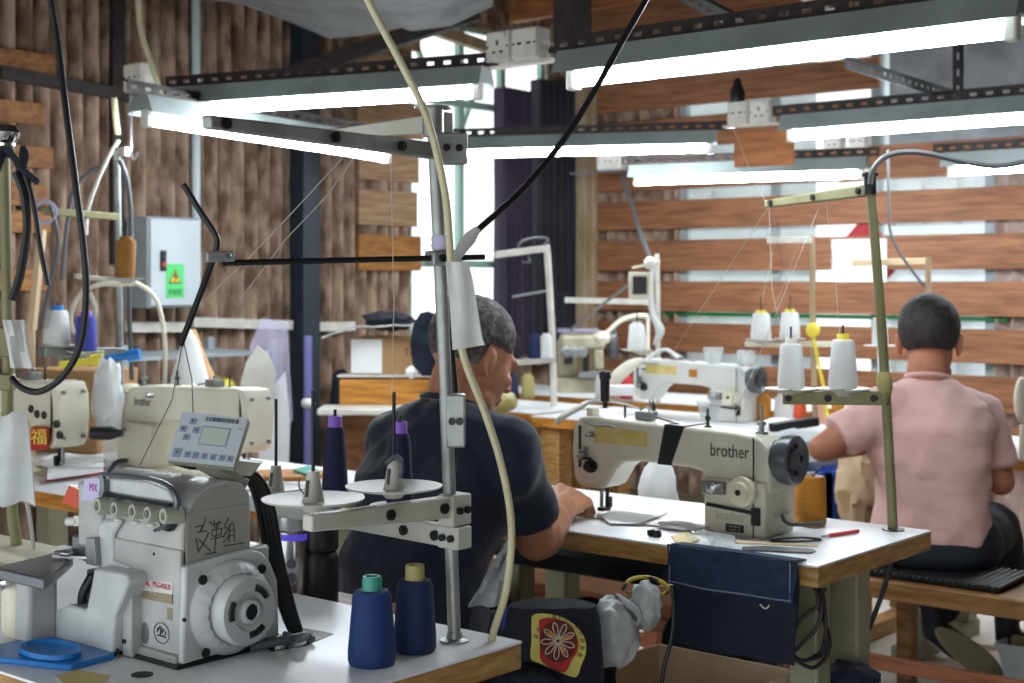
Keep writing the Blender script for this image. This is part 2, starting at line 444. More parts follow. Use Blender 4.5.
b = B(); b.tube([(-4.75, BY-.012, 1.135), (-2.7, BY-.012, 1.135)], .012, n=10); single(b, 'pipe', 'green_pipe', 'green pipe running past the window, behind the plank gap level with the seated heads', 'pipe')
b = B(); c0 = at(860, 258, y=BY-.07); b.prism([(-.23, 0), (0, -.23), (.23, 0), (0, .23)], (c0.x+.0, BY-.022, c0.z-.01), (1, 0, 0), (0, 0, 1), (0, .004, 0)); single(b, 'red_paper_diamond', 'red_paper', 'dark red paper square hung cornerwise, mostly hidden by a white sheet', 'paper decoration')
b = B(); b.bb((c0.x-.165, BY-.062, c0.z-.125), (c0.x+.145, BY-.058, c0.z+.10)); single(b, 'notice_sheet', 'paper', 'blank white sheet pinned on the planks behind the pink shirted man', 'sheet')
# curtains at the corner window
def curtain(y0, y1, z0, z1, m, label, n=36, x=LX+.1):
    g = []
    for k in range(5):
        row = []
        for i in range(n+1):
            t = i/n; row.append(V((x+.05*math.sin(t*n*.9+k*.3)+.015*math.sin(t*31), y0+(y1-y0)*t, z0+(z1-z0)*k/4)))
        g.append(row)
    b = B(); b.sheet(g, .004); return single(b, 'curtain', m, label, 'curtain')
curtain(6.17, 6.43, .9, 2.42, 'curtain', 'dull purple curtain gathered beside the bright corner window')
curtain(6.49, 6.84, .85, 2.5, 'curtain_dark', 'nearly black curtain hanging between purple curtain and corner post')

# ================================================================== LAMPS AND THEIR STEEL FRAME
def angle_iron(p, q, name, label, m='iron', w=.042, cat='steel angle'):
    p = V(p); q = V(q); d = q-p; L = d.length; d.normalize(); b = B()
    up = V((0, 0, 1)) if abs(d.z) < .8 else V((1, 0, 0))
    r = d.cross(up).normalized(); u = r.cross(d)
    for z in (w*.32, -w*.32): b.bar(p+u*z, q+u*z, .003, w*.36, up=u)
    n = int(L/.06)
    for i in range(n+1):
        c = p+d*(L*(i+.0)/n); b.bar(c-d*.017 if i else c, c+d*.017 if i < n else c, .003, w*.5, up=u)
    b.bar(p+u*w/2-r*w*.4, q+u*w/2-r*w*.4, w*.8, .003, up=u)
    return single(b, name, m, label, cat)
def lamp(p, q, label, tilt=0, drop=.035):
    p = V(p); q = V(q); d = (q-p).normalized(); L = (q-p).length; r = d.cross(V((0, 0, 1))).normalized(); u = r.cross(d)
    t = thing('fluorescent_lamp', label, 'lamp', (p+q)/2+u*drop, 0, 'fluorescent lamps under the steel angles')
    a = p-d*.045; e = q+d*.045; b = B()
    prof = [(-.06, .016), (-.048, .042), (-.034, .078), (.034, .078), (.048, .042), (.06, .016), (.035, .028), (-.035, .028)]
    b.loft([[c + r*x + u*y for x, y in prof] for c in (a, e)]); build(b, 'batten', 'fixture', t, world=True, smooth=20)
    b = B(); b.cyl(p, q, .019, n=16); build(b, 'tube', 'tube', t, world=True)
    for c, s in ((p, -1), (q, 1)):
        b = B(); b.box(c+d*s*.014+u*.008, (.03, .036, .07), R=Matrix((d, r, u)).transposed()); build(b, 'lamp_holder', 'white_plastic', t, bevel=.006, world=True)
    return t
ZA = 1.866
UP = V((0, 0, .1))
ENDS = dict(A=(at(578, 80, z=ZA), at(1006, 30, z=ZA)), L=(at(184, 110, z=1.927), at(474, 92, z=1.927)), W=(at(150, 120, z=1.86), at(384, 157, z=1.83)), B=(at(462, 154, z=1.934), at(706, 148, z=1.934)), C=(at(640, 181, z=1.82), at(858, 174, z=1.82)))
dp = at(795, 135, z=1.9); ENDS['D'] = (dp, dp+V((1.18, 0, 0))); e0 = at(955, 171, z=1.80); ENDS['E'] = (e0, e0+V((1.18, 0, 0)))
for k, lb in (('A', 'bright fluorescent lamp nearest the viewer, top right of the photo'), ('L', 'fluorescent lamp at upper left ending beside the paired wall sockets'), ('W', 'long fluorescent lamp running towards the corner window under the upper left lamp'), ('B', 'fluorescent lamp in the middle, crossing in front of the curtains'), ('C', 'farthest fluorescent lamp, under the steel angle nearest the planks'), ('D', 'fluorescent lamp on the right, second row from the viewer'), ('E', 'fluorescent lamp at the right edge, in the row nearest the planks')):
    lamp(ENDS[k][0], ENDS[k][1], lb)
GA = 'slotted steel angles carrying the lamps'
def iron(k, a, c, lb, off=(0, 0, 0)):
    p, q = ENDS[k]; d = (q-p).normalized(); o = angle_iron(p-d*a+UP+V(off), q+d*c+UP+V(off), 'slotted_angle', lb); o['group'] = GA
iron('L', .08, .42, 'slotted steel angle above the upper left lamp'); iron('A', .08, .35, 'slotted steel angle above the nearest bright lamp'); iron('B', .12, .12, 'slotted steel angle above the middle lamp by the curtains')
iron('D', .1, .3, 'slotted steel angle above the second row lamp on the right'); iron('C', .1, .1, 'slotted steel angle above the farthest lamp by the planks'); iron('E', .1, .3, 'slotted steel angle above the right edge lamp near the planks'); iron('W', .1, .05, 'slotted steel angle above the lamp running towards the corner window')
b7 = at(958, 97, z=2.03)
a7 = angle_iron(at(845, 62, d=4.6), b7, 'slotted_angle', 'slotted steel brace slanting down to the right behind the nearest lamp', 'iron_grey'); a7['group'] = GA
a8 = angle_iron((b7.x, b7.y, 2.03), (b7.x, b7.y, CZ), 'slotted_angle', 'upright slotted steel post at upper right behind the nearest lamp'); a8['group'] = GA
a9 = angle_iron(at(680, -6, d=4.9), at(752, 32, d=4.5), 'slotted_angle', 'slotted steel brace slanting at the top edge above the nearest lamp', 'iron_grey'); a9['group'] = GA
b = B(); b.bb((-2.62, 3.3, 2.02), (-2.54, 3.38, CZ)); struct(b, 'trim_9', 'iron')
b = B(); c_ = at(800, -5, d=5); e_ = at(832, 12, d=4.6); b.cyl(c_+(c_-e_)*((CZ-c_.z)/(c_.z-e_.z)), e_, .014, n=10); single(b, 'conduit', 'white_plastic', 'short white conduit at the top edge above the nearest lamp', 'conduit')
# sockets: front faces the viewer's side (-y)
def socket(c, kind, label, w=.1, h=.1, d=.06, ny=-1):
    t = thing('socket', label, 'socket', c, 0, 'plug sockets on the steel frame'); b = B()
    b.bb((-w/2, -d/2, 0), (w/2, d/2, h)); build(b, 'back_box', 'white_plastic', t, bevel=.005)
    b = B(); b.bb((-w/2+.003, -d/2-.008, .003), (w/2-.003, -d/2, h-.003)); build(b, 'face_plate', 'white_plastic', t, bevel=.003)
    b = B(); y = -d/2-.0085
    if kind == 'uk':
        b.box((-.0, y, h*.62), (.008, .002, .016)); b.box((-.014, y, h*.33), (.012, .002, .007)); b.box((.016, y, h*.33), (.012, .002, .007))
    else:
        b.box((-.018, y, h*.5), (.016, .002, .007)); b.box((.018, y, h*.5), (.016, .002, .007))
    b.cyl((-w*.4, y+.001, h*.5), (-w*.4, y-.001, h*.5), .004, n=8); b.cyl((w*.4, y+.001, h*.5), (w*.4, y-.001, h*.5), .004, n=8)
    build(b, 'pin_hole', 'dark', t)
    if kind == 'uk':
        b = B(); b.box((.025, y-.003, h*.86), (.018, .008, .016)); build(b, 'switch', 'white_plastic', t, bevel=.002)
    return t
s1 = at(505, 64, d=4.55); socket(s1, 'uk', 'white switched socket with three pin holes on the upper steel angle')
s2 = s1+V((.108, -.0, .0)); socket(s2, 'two', 'white socket with two switches right of the three pin socket', w=.104)
b = B(); b.bar(s1+V((-.07, 0, -.006)), s2+V((.1, 0, -.006)), .05, .01); single(b, 'socket_rail', 'white_plastic', 'white rail under the paired sockets on the upper steel angle', 'rail')
s3 = at(140, 92, d=5.7); socket(s3, 'two', 'stained white double socket on the left wall angle', w=.12, h=.11)
s4 = at(741, 125, d=6.3); socket(s4, 'two', 'white socket with a plug on top, left of the right second row lamp', w=.1, h=.1)
s5 = at(763, 124, d=6.25); socket(s5, 'uk', 'cream socket right beside the plugged socket of the second row', w=.1, h=.1)
s6 = at(612, 170, d=7.9); socket(s6, 'two', 'cream socket left of the farthest lamp', w=.16, h=.09)
s7 = at(835, 152, d=7.6); socket(s7, 'uk', 'dim white socket left half of the pair above the farthest lamps', w=.1, h=.11)
s8 = at(860, 152, d=7.55); socket(s8, 'two', 'dim white socket right half of the pair above the farthest lamps', w=.1, h=.11)
b = B(); b.bar(s4+V((-.08, 0, -.005)), s5+V((.12, 0, -.005)), .05, .008); single(b, 'socket_rail', 'white_plastic', 'white rail under the sockets of the second lamp row', 'rail')
b = B(); b.bar(s6+V((-.3, .03, -.005)), s6+V((.15, .03, -.005)), .05, .008); single(b, 'socket_rail', 'iron_grey', 'thin grey rail under the cream socket by the farthest lamp', 'rail')
b = B(); b.bar(s7+V((-.08, .03, -.005)), s8+V((.7, .03, -.005)), .05, .008); b.bar(s7+V((-.0, .05, -.09)), s8+V((.32, .05, -.07)), .02, .14); single(b, 'socket_rail', 'board_brown', 'brown board carrying the dim socket pair above the farthest lamps', 'rail')
b = B(); b.bar(s4+V((-.06, .05, -.1)), s5+V((.12, .05, -.1)), .02, .16); single(b, 'socket_board', 'ceiling_wood', 'orange wooden board below the plugged socket', 'board')
b = B(); b.lathe([(.0, 0), (.03, .0), (.034, .04), (.02, .07), (.012, .1), (0, .1)], s4+V((0, -.03, .1))); single(b, 'plug', 'dark', 'black plug standing on the socket of the second lamp row', 'plug')
b = B(); b.bar(s3+V((-.1, .04, -.01)), s3+V((.15, .04, -.01)), .05, .012); single(b, 'socket_rail', 'iron_grey', 'grey rail under the stained double socket at the left wall', 'rail')
# grey insulation sheet sagging under the roof
far = [(185, -4), (240, 8), (290, 18), (330, 30), (362, 37), (400, 31), (412, 24), (450, 20), (492, 10)]
g = []
for k in range(4):
    row = []
    for i, (px, py) in enumerate(far):
        p = at(px, py, d=6.3); row.append(p - FWD*k*.55 + V((0, 0, .03*math.sin(i*1.7+k)+.03*k)))
    g.append(row)
b = B(); b.sheet(g, .02); single(b, 'insulation_sheet', 'insulation', 'grey foil insulation sheet sagging under the roof above the left lamps', 'insulation')
b = B(); b.bar(at(296, 72, d=6.6), at(478, 12, d=6.4), .05, .07); struct(b, 'trim_10', 'iron')
b = B(); b.bar(at(430, 28, x=LX+.09), at(500, 52, x=LX+.09), .05, .06); struct(b, 'trim_11', 'post_beige')
# ================================================================== TABLES
TZ = .75
def table(x0, x1, y0, y1, label, edge, leg, group='sewing machine tables', posts=(.25, .85), leg_in=.12, top_mat='laminate', thick=.045, pw=.085, left_in=None):
    cx, cy = (x0+x1)/2, (y0+y1)/2
    t = thing('sewing_table', label, 'table', (cx, cy, 0), 0, group)
    b = B(); b.bb((x0, y0, TZ-.004), (x1, y1, TZ)); build(b, 'table_top', top_mat, t, world=True)
    b = B(); b.bb((x0, y0, TZ-thick), (x1, y1, TZ-.0045)); build(b, 'table_edge', edge, t, world=True, bevel=.003)
    for x in (x0+(left_in or leg_in), x1-leg_in):
        D = y1-y0; ya, yb = y0+posts[0]*D, y0+posts[1]*D
        for y in (ya, yb):
            b = B(); b.bb((x-pw/2, y-pw*.45, .06), (x+pw/2, y+pw*.45, TZ-thick)); build(b, 'leg', leg, t, world=True, bevel=.006)
        b = B(); b.bb((x-.04, y0+.02, 0), (x+.04, y1-.02, .06)); build(b, 'foot', leg, t, world=True, bevel=.008)
    xa, xb = x0+(left_in or leg_in), x1-leg_in; y = y0+posts[1]*(y1-y0)
    b = B(); b.bb((xa+.042, y-.02, .2), (xb-.042, y+.02, .25)); build(b, 'crossbar', leg, t, world=True)
    return t
t_front = table(-2.78, -1.478, 1.145, 1.780, 'white topped work table in the foreground carrying the overlock machine', 'edge_wood', 'leg_olive')
t_mid = table(-2.64, -1.405, 2.632, 3.178, 'white topped table with worn wooden edge under the main sewing machine', 'edge_wood', 'leg_olive', leg_in=.09, posts=(.24, .58), pw=.07, left_in=.33)
t_left = table(-4.75, -2.95, 2.2, 3.04, 'long white table with orange edge at left, carrying two cream machines', 'edge_orange', 'leg_olive')
t_r2a = table(-3.9, -2.35, 4.76, 5.35, 'table with orange edge behind, carrying the second sewing machine with yellow sticker', 'edge_orange', 'edge_wood', leg_in=.08, posts=(.12, .85), pw=.1)
t_r2b = table(-2.3, -.9, 4.66, 5.3, 'white table at the right edge in front of the pink shirted man', 'edge_orange', 'leg_olive')
t_r2c = table(-5.1, -3.95, 4.86, 5.36, 'low white table left of the orange edged table, half hidden by the navy shirted man', 'edge_orange', 'edge_wood', thick=.03, leg_in=.1)
t_r3 = table(-5.05, -3.1, 5.66, 6.2, 'farthest table with orange edge holding the bulky chain stitch machine', 'edge_orange', 'leg_olive')

# ================================================================== LOCKSTITCH MACHINES
def lockstitch(loc, rz, label, body, wheel, brand=None, faint=None, back=False, sticker=None, tape=False, k=1.0, post=True, group='lockstitch sewing machines'):
    t = thing('sewing_machine', label, 'sewing machine', loc, rz, group); t.scale = (k, k, k)
    X = V((1, 0, 0)); Z = V((0, 0, 1)); Y = V((0, 1, 0))
    b = B(); b.bb((-.085, -.075, 0), (.335, .095, .003)); build(b, 'bed', body, t, bevel=.002)
    b = B(); b.bb((-.03, -.02, .003), (.03, .02, .0045)); build(b, 'needle_plate', 'steel', t)
    out = [(-.04, .070), (-.055, .082), (-.062, .15), (-.058, .205), (-.048, .236), (-.028, .25), (.05, .246), (.25, .241), (.40, .237), (.465, .228), (.49, .205), (.495, .14), (.492, .10), (.335, .10), (.330, .122), (.312, .138), (.27, .145), (.13, .148), (.085, .142), (.058, .122), (.040, .095), (.028, .078), (.01, .070)]
    b = B(); b.prism(out, (0, -.045, 0), X, Z, Y*.095); build(b, 'arm', body, t, bevel=.014, seg=3)
    b = B(); b.loft([[(x, y, z) for x, y in ((.322, -.055), (.488, -.055), (.488, .082), (.322, .082))] for z in (0, .13)]); build(b, 'pillar', body, t, bevel=.008)
    b = B(); b.prism([(-.045, .072), (-.064, .092), (-.072, .16), (-.067, .215), (-.05, .245), (-.034, .248), (-.036, .078)], (0, -.05, 0), X, Z, Y*.1); fp = build(b, 'face_plate', body, t, bevel=.006)
    b = B()
    for z, y in ((.1, -.03), (.1, .03), (.22, -.03), (.22, .03)): b.cyl((-.066, y, z), (-.075, y, z), .005, n=8)
    build(b, 'screw', 'steel_dull', fp)
    b = B(); b.cyl((-.012, -.005, .02), (-.012, -.005, .085), .005, n=10); build(b, 'needle_bar', 'steel_dull', t)
    b = B(); b.cyl((.006, -.005, .03), (.006, -.005, .085), .005, n=10); b.bb((-.008, -.028, .011), (.010, .004, .02)); b.bb((0, -.006, .018), (.012, .008, .045)); build(b, 'presser_foot', 'black_metal', t)
    # tension assembly and thread guides on the front of the head
    f = -.046
    for n_, x, z, r in (('tension_disc', -.012, .125, .017), ('thread_guide', -.03, .165, .008), ('thread_guide', -.01, .205, .007), ('tension_spring', -.035, .15, .011)):
        b = B(); b.lathe([(r, 0), (r, .006), (r*.6, .008), (r*.6, .016), (r*.8, .018), (r*.5, .026), (.002, .027)], (x, f, z), (0, -1, 0), n=16); build(b, n_, 'steel_dull' if n_ != 'tension_disc' else 'black_metal', t)
    b = B(); b.bb((-.05, f-.006, .12), (-.042, f+.002, .225)); b.bb((-.046, f-.012, .142), (-.01, f-.004, .147)); build(b, 'take_up_lever', 'black_metal', t)
    b = B(); b.tube([(-.03, f-.002, .235), (0, f-.008, .228), (.04, f-.008, .23), (.06, f, .226)], .003); build(b, 'thread_rail', 'steel_dull', t)
    # dial, reverse lever, label band
    b = B(); b.lathe([(.034, 0), (.036, .01), (.034, .02), (.024, .022), (.022, .03), (.004, .031)], (.435, -.055, .105), (0, -1, 0), n=28); dl = build(b, 'stitch_dial', 'dial_ivory', t)
    b = B(); b.cyl((.435, -.085, .105), (.435, -.0885, .105), .007, n=12); build(b, 'dial_screw', 'black_metal', dl)
    b = B(); b.bb((.325, -.07, .092), (.385, -.05, .122)); rl = build(b, 'reverse_lever', 'steel_dull', t, bevel=.003)
    b = B(); b.lathe([(.012, 0), (.012, .01), (.006, .014), (.001, .014)], (.357, -.07, .108), (0, -1, 0), n=14); b.cyl((.37, -.075, .112), (.395, -.09, .12), .004, n=8); build(b, 'lever_knob', 'steel', rl)
    b = B(); b.bar((.333, -.057, .066), (.46, -.06, .058), .006, .008); b.bb((.456, -.064, .03), (.476, -.054, .07)); build(b, 'trim_strip', 'black_metal', t)
    # hand wheel
    b = B(); b.lathe([(.02, -.004), (.046, -.002), (.05, .006), (.05, .012), (.056, .016), (.058, .03), (.057, .048), (.051, .052), (.044, .046), (.024, .036), (.022, .044), (.014, .046), (.001, .046)], (.488, .005, .178), (1, 0, 0), n=40); hw = build(b, 'hand_wheel', wheel, t)
    b = B()
    for i in range(5):
        a = i*2*PI/5; b.cyl((.527, .005+.034*math.cos(a), .178+.034*math.sin(a)), (.531, .005+.034*math.cos(a), .178+.034*math.sin(a)), .0075, n=10)
    build(b, 'wheel_hole', 'black_rubber', hw)
    b = B(); b.prism([(.456, .229), (.459, .230), (.459, .0), (.456, .0)], (0, -.0562, 0), X, Z, Y*.002); build(b, 'seam', 'black_metal', t)
    if post:
        b = B(); b.lathe([(.009, 0), (.009, .004), (.004, .006), (.004, .018), (.007, .02), (.007, .028), (.003, .03), (.003, .045), (.001, .046)], (.30, .0, .238), n=12); build(b, 'thread_post', 'black_metal', t)
        b = B(); b.lathe([(.015, 0), (.015, .006), (.006, .008), (.006, .02), (.011, .022), (.011, .03), (.004, .032), (.004, .07), (.001, .07)], (.435, .02, .23), n=14); build(b, 'oil_cap_post', 'steel_dull', t)
        b = B(); b.cyl((.05, .01, .245), (.05, .01, .285), .003, n=8); build(b, 'spool_pin', 'black_metal', t)
        b = B(); b.box((.115, .01, .256), (.045, .035, .02)); b.tube([(.095, .01, .268), (.115, .012, .276), (.15, -.01, .258), (.23, -.02, .244)], .003); build(b, 'bobbin_winder', 'steel_dull', t, bevel=.003)
    if tape:
        b = B(); o = [(x, z) for x, z in ((.185, .1455), (.225, .1455), (.264, .2437), (.206, .2445))]
        b.prism(o, (0, -.0468, 0), X, Z, Y*.0985); build(b, 'tape_band', 'black_tape', t, bevel=.002, label='black tape band')
    if sticker:
        b = B(); b.prism([(-.005, .185), (.155, .185), (.155, .222), (-.005, .226)], (0, -.0462, 0), X, Z, Y*.001); build(b, 'sticker', sticker, t)
    return t
def mtext(t, txt, size, x, y, z, m, w, flip=False, name='lettering'):
    Mx = root_matrix(t); R3 = Mx.to_3x3()
    u = V((1, 0, 0)); c = V((x, y, z))
    if flip: u = V((-1, 0, 0))
    return lettering(txt, size, Mx @ c, R3 @ u, (0, 0, 1), m, t, name=name, width=w)
# main machine on the middle table
m1 = lockstitch((-2.118, 2.88, TZ), 0, 'cream sewing machine with black tape band, worked by the navy shirted man', 'machine_beige', 'wheel_grey', sticker='yellow_sticker', tape=True, k=.98)
mtext(m1, 'brother', .043, .388, -.0464, .192, 'logo_grey', .102)
mtext(m1, 'brother', .03, .395, -.0556, .043, 'logo_faint', .075)
b = B(); b.bb((.385, -.0575, .008), (.432, -.0545, .026)); pl = build(b, 'number_plate', 'ink', m1)
mtext(m1, 'DB2-B755', .007, .4085, -.058, .0205, 'logo_faint', .034); mtext(m1, 'MARK III', .007, .4085, -.058, .0125, 'logo_faint', .03)
lettering('brother', .02, root_matrix(m1) @ V((.4886, .02, .05)), (0, 1, 0), (0, 0, 1), 'logo_faint', m1, width=.07)
# pale lever handle lifted over the head, and the dark work light stem
b = B(); b.tube([at(556, 424, d=3.5), at(562, 417, d=3.5), at(578, 408, d=3.52), at(590, 402, d=3.54), at(606, 401, d=3.56), at(625, 404, d=3.52), at(640, 409, d=3.48)], [.009, .012, .011, .008, .005, .004, .003], flat=.7)
build(b, 'lamp_handle', 'white_plastic', m1, world=True, label='pale bent handle')
b = B(); c = at(605, 402, d=3.53); b.lathe([(.006, -.015), (.006, .0), (.011, .002), (.012, .055), (.015, .058), (.015, .073), (.011, .077), (.001, .077)], c, n=14); build(b, 'light_stem', 'black_metal', m1, world=True)
b = B(); b.bb((-.05, -.02, .245), (-.03, .01, .268)); build(b, 'lever_hub', 'machine_beige', m1, bevel=.003)
# second machine, behind
m2 = lockstitch((-3.52, 5.12, TZ), 0, 'cream sewing machine with orange sticker on the table behind the main machine', 'machine_white', 'wheel_grey', sticker='yellow_sticker', k=.98)
b = B(); b.bb((.218, -.047, .178), (.26, -.0455, .212)); build(b, 'price_sticker', 'orange_thread', m2, label='orange sticker')
b = B(); b.tube([at(612, 384, d=6.05), at(617, 377, d=6.05), at(630, 366, d=6.08), at(642, 360, d=6.1)], [.012, .03, .026, .012], n=10); build(b, 'lamp_shade', 'machine_cream', m2, world=True, label='cream sleeve hanging off the head')
b = B(); b.tube([at(648, 361, d=6.1), at(655, 353, d=6.1), at(667, 350, d=6.1), at(678, 358, d=6.05)], .008); build(b, 'lever', 'machine_white', m2, world=True)
# third machine partly behind the handles: cream, from the back
m3 = lockstitch((-3.34, 2.74, TZ), PI, 'cream sewing machine seen from behind on the left table, its pillar lettered', 'machine_cream', 'dial_ivory', k=1.06)
mtext(m3, 'brother', .042, .40, .0512, .19, 'logo_grey', .085, flip=True)
m4 = lockstitch((-3.84, 2.44, TZ), PI, 'cream sewing machine cut by the left edge, seen from behind on the left table', 'machine_cream', 'dial_ivory', k=1.12, group='lockstitch sewing machines')

b = B(); b.tube([at(192, 383, d=4.55), at(200, 392, d=4.5), at(215, 399, d=4.5), at(232, 403, d=4.5), at(252, 406, d=4.5), at(264, 410, d=4.5)], [.006, .007, .007, .016, .022, .012], n=12, flat=.45); build(b, 'hand_lever', 'machine_cream', m3, world=True)
for px, py in ((32, 409), (38, 414), (45, 415), (57, 424), (60, 435)):
    c = at(px, py, y=2.385); b = B(); b.lathe([(.012, 0), (.012, .01), (.006, .014), (.001, .014)], c+V((0, .004, 0)), (0, -1, 0), n=12); build(b, 'adjusting_knob', 'black_metal', m4, world=True)
for px, py in ((124, 392), (150, 396), (122, 430)):
    c = at(px, py, y=2.64); b = B(); b.cyl(c+V((0, .01, 0)), c-V((0, .012, 0)), .006, n=10); build(b, 'bolt', 'steel_dull', m3, world=True)
# ================================================================== OVERLOCK MACHINE (foreground)
OX, OY = -1.77, 1.33
ov = thing('overlock_machine', 'grey overlock machine with four knobs and handwritten characters on the near table', 'overlock machine', (OX, OY, TZ))
def on_front(pts, dy=0): return [((p := at(a, c, y=OY+dy)).x-OX, p.z-TZ) for a, c in pts]
def on_side(pts, dx=0): return [((p := at(a, c, x=OX+dx)).y-OY, p.z-TZ) for a, c in pts]
X, Y, Z = V((1, 0, 0)), V((0, 1, 0)), V((0, 0, 1))
b = B(); b.bb((-.135, .012, .016), (-.0, .175, .16)); b.bb((-.25, .06, .012), (-.13, .175, .12)); build(b, 'lower_body', 'overlock_grey', ov, bevel=.006)
b = B(); b.prism([(.002, .125), (.004, .205), (.012, .232), (.03, .252), (.055, .264), (.09, .270), (.118, .264), (.132, .248), (.136, .225), (.136, .125)], (-.262, 0, 0), Y, Z, X*.262); build(b, 'upper_body', 'overlock_grey', ov, bevel=.004)
b = B(); b.prism([(-.134, .0), (-.134, .124), (-.15, .135), (-.245, .15), (-.245, .175), (0, .175), (0, 0)], (0, 0, 0), X, Z, Y*.013); build(b, 'front_panel', 'overlock_grey', ov, bevel=.003)
b = B(); b.prism([(.012, .14), (.012, .205), (.018, .2295), (.13, .2295), (.132, .14)], (-.0005, 0, 0), Y, Z, X*.002); build(b, 'side_panel', 'overlock_side', ov)
b = B(); b.prism([(.018, .2315), (.03, .250), (.055, .2615), (.09, .2675), (.117, .2615), (.13, .246), (.131, .2315)], (-.0005, 0, 0), Y, Z, X*.0022); build(b, 'side_cap', 'overlock_side', ov)
b = B(); b.bb((-.264, -.004, .15), (-.198, .05, .256)); build(b, 'head_block', 'overlock_grey', ov, bevel=.006)
# base rim
b = B(); b.bb((-.142, -.008, 0), (.0, .19, .018)); build(b, 'base_rim', 'overlock_side', ov, bevel=.004)
b = B(); b.bb((-.14, -.014, .0), (.012, .215, .006)); build(b, 'rubber_mat', 'black_rubber', ov)
# right side plate with its pulley
b = B(); sp = on_side([(185, 567), (210, 559), (250, 549), (262, 552), (270, 562), (277, 580), (279, 636), (182, 665)], .012); b.prism(sp, (0, 0, 0), Y, Z, X*.014); pt = build(b, 'side_plate', 'overlock_light', ov, bevel=.004)
cy, cz = .083, .078
b = B(); n = 72; rings = []
for h, r, sc in ((.014, .076, 0), (.02, .076, 0), (.026, .071, .0005), (.033, .064, .0022), (.036, .058, .0018), (.030, .05, 0)):
    rings.append([V((h, cy+(r+sc*math.sin(i*2*PI/n*22))*math.cos(2*PI*i/n), cz+(r*.94+sc*math.sin(i*2*PI/n*22))*math.sin(2*PI*i/n))) for i in range(n)])
b.loft(rings); build(b, 'fan_cover', 'overlock_light', ov)
b = B(); b.lathe([(.02, .02), (.05, .022), (.0525, .026), (.0525, .058), (.05, .062), (.03, .062), (.026, .056), (.019, .056), (.018, .066), (.0165, .068), (.0125, .068), (.0120, .05), (.001, .05)], (0, cy, cz), (1, 0, 0), n=48); pu = build(b, 'pulley', 'overlock_light', ov)
b = B()
b.cyl((.0505, cy, cz), (.0655, cy, cz), .0118, n=20); build(b, 'pulley_bore', 'black_rubber', pu)
for k in range(3):
    b = B(); a0 = .5+k*2*PI/3; pts = [(cy+.036*math.cos(a0+i*.13), cz+.036*math.sin(a0+i*.13)) for i in range(7)]
    b.tube([(.0615, p, q) for p, q in pts], .0055, flat=1, k=2); build(b, 'pulley_slot', 'black_rubber', pu)
for px, py in ((203, 580), (262, 569), (206, 653), (184.5, 620)):
    y, z = on_side([(px, py)], .026)[0]
    b = B(); b.cyl((.024, y, z), (.0272, y, z), .0075 if px != 184.5 else .003, n=16); build(b, 'bolt_hole', 'black_rubber', pt)
# looper cover in front
cv = on_front([(44, 640), (44, 617), (55, 611), (68, 605), (86, 610), (94, 568), (126, 574), (129, 583), (122, 600), (114, 618), (115, 627), (113, 634), (112, 654)], -.035)
b = B(); b.prism(cv, (0, -.035, 0), X, Z, Y*.05); lc = build(b, 'looper_cover', 'overlock_light', ov, bevel=.004)
b = B(); rp = on_front([(126, 574), (129, 583), (122, 600), (114, 618), (115, 627), (113, 634), (112, 654)], -.03)
b.bb((-.118, -.02, .002), (-.094, .014, .120)); build(b, 'cover_end', 'overlock_grey', ov, bevel=.003)
b = B(); p0 = on_front([(45, 638)], -.036)[0]; b.bb((p0[0]+.02, -.0365, p0[1]), (p0[0]+.0225, -.0345, p0[1]+.036)); build(b, 'cover_seam', 'iron_grey', lc)
for px, py in ((121, 641), (114.5, 650)):
    x, z = on_front([(px, py)], -.036)[0]; b = B(); b.cyl((x+.006, -.0365, z), (x+.006, -.033, z), .0035, n=10); build(b, 'cover_screw', 'black_metal', lc)
b = B(); b.bb((-.245, .0, .045), (-.175, .05, .115)); build(b, 'looper_bay', 'plate_grey', ov, bevel=.003)
b = B(); b.bb((-.252, .015, .02), (-.215, .075, .11)); b.tube([(-.24, -.01, .05), (-.235, -.012, .08), (-.225, .0, .11)], .008); build(b, 'looper_mechanism', 'black_metal', ov, bevel=.003)
# cloth plate and its post
g0, g1, g2 = at(44, 583, z=.88), at(72, 552, z=.88), at(-60, 560, z=.88)
b = B(); o = [(p.x-OX, p.y-OY) for p in (at(-7, 567, z=.88), at(44, 579, z=.88), at(62, 566, z=.88), at(73, 556, z=.88), at(70, 549, z=.88))]
b.prism(o, (0, 0, .112), X, Y, Z*.018); cp = build(b, 'cloth_plate', 'plate_grey', ov, bevel=.003)
b = B(); b.bb((-.318, -.085, 0), (-.275, -.03, .112)); build(b, 'plate_support', 'overlock_grey', ov, bevel=.008)
b = B(); b.bb((-.37, -.085, .0), (-.316, .0, .104)); build(b, 'arm_base', 'machine_cream', ov, bevel=.02, seg=4)
b = B(); x, z = on_front([(30, 596)], -.1)[0]; b.lathe([(.006, 0), (.012, .005), (.013, .014), (.008, .02), (.001, .02)], (-.33, -.085, .098), (0, -1, 0), n=16); build(b, 'plate_knob', 'chrome', ov)
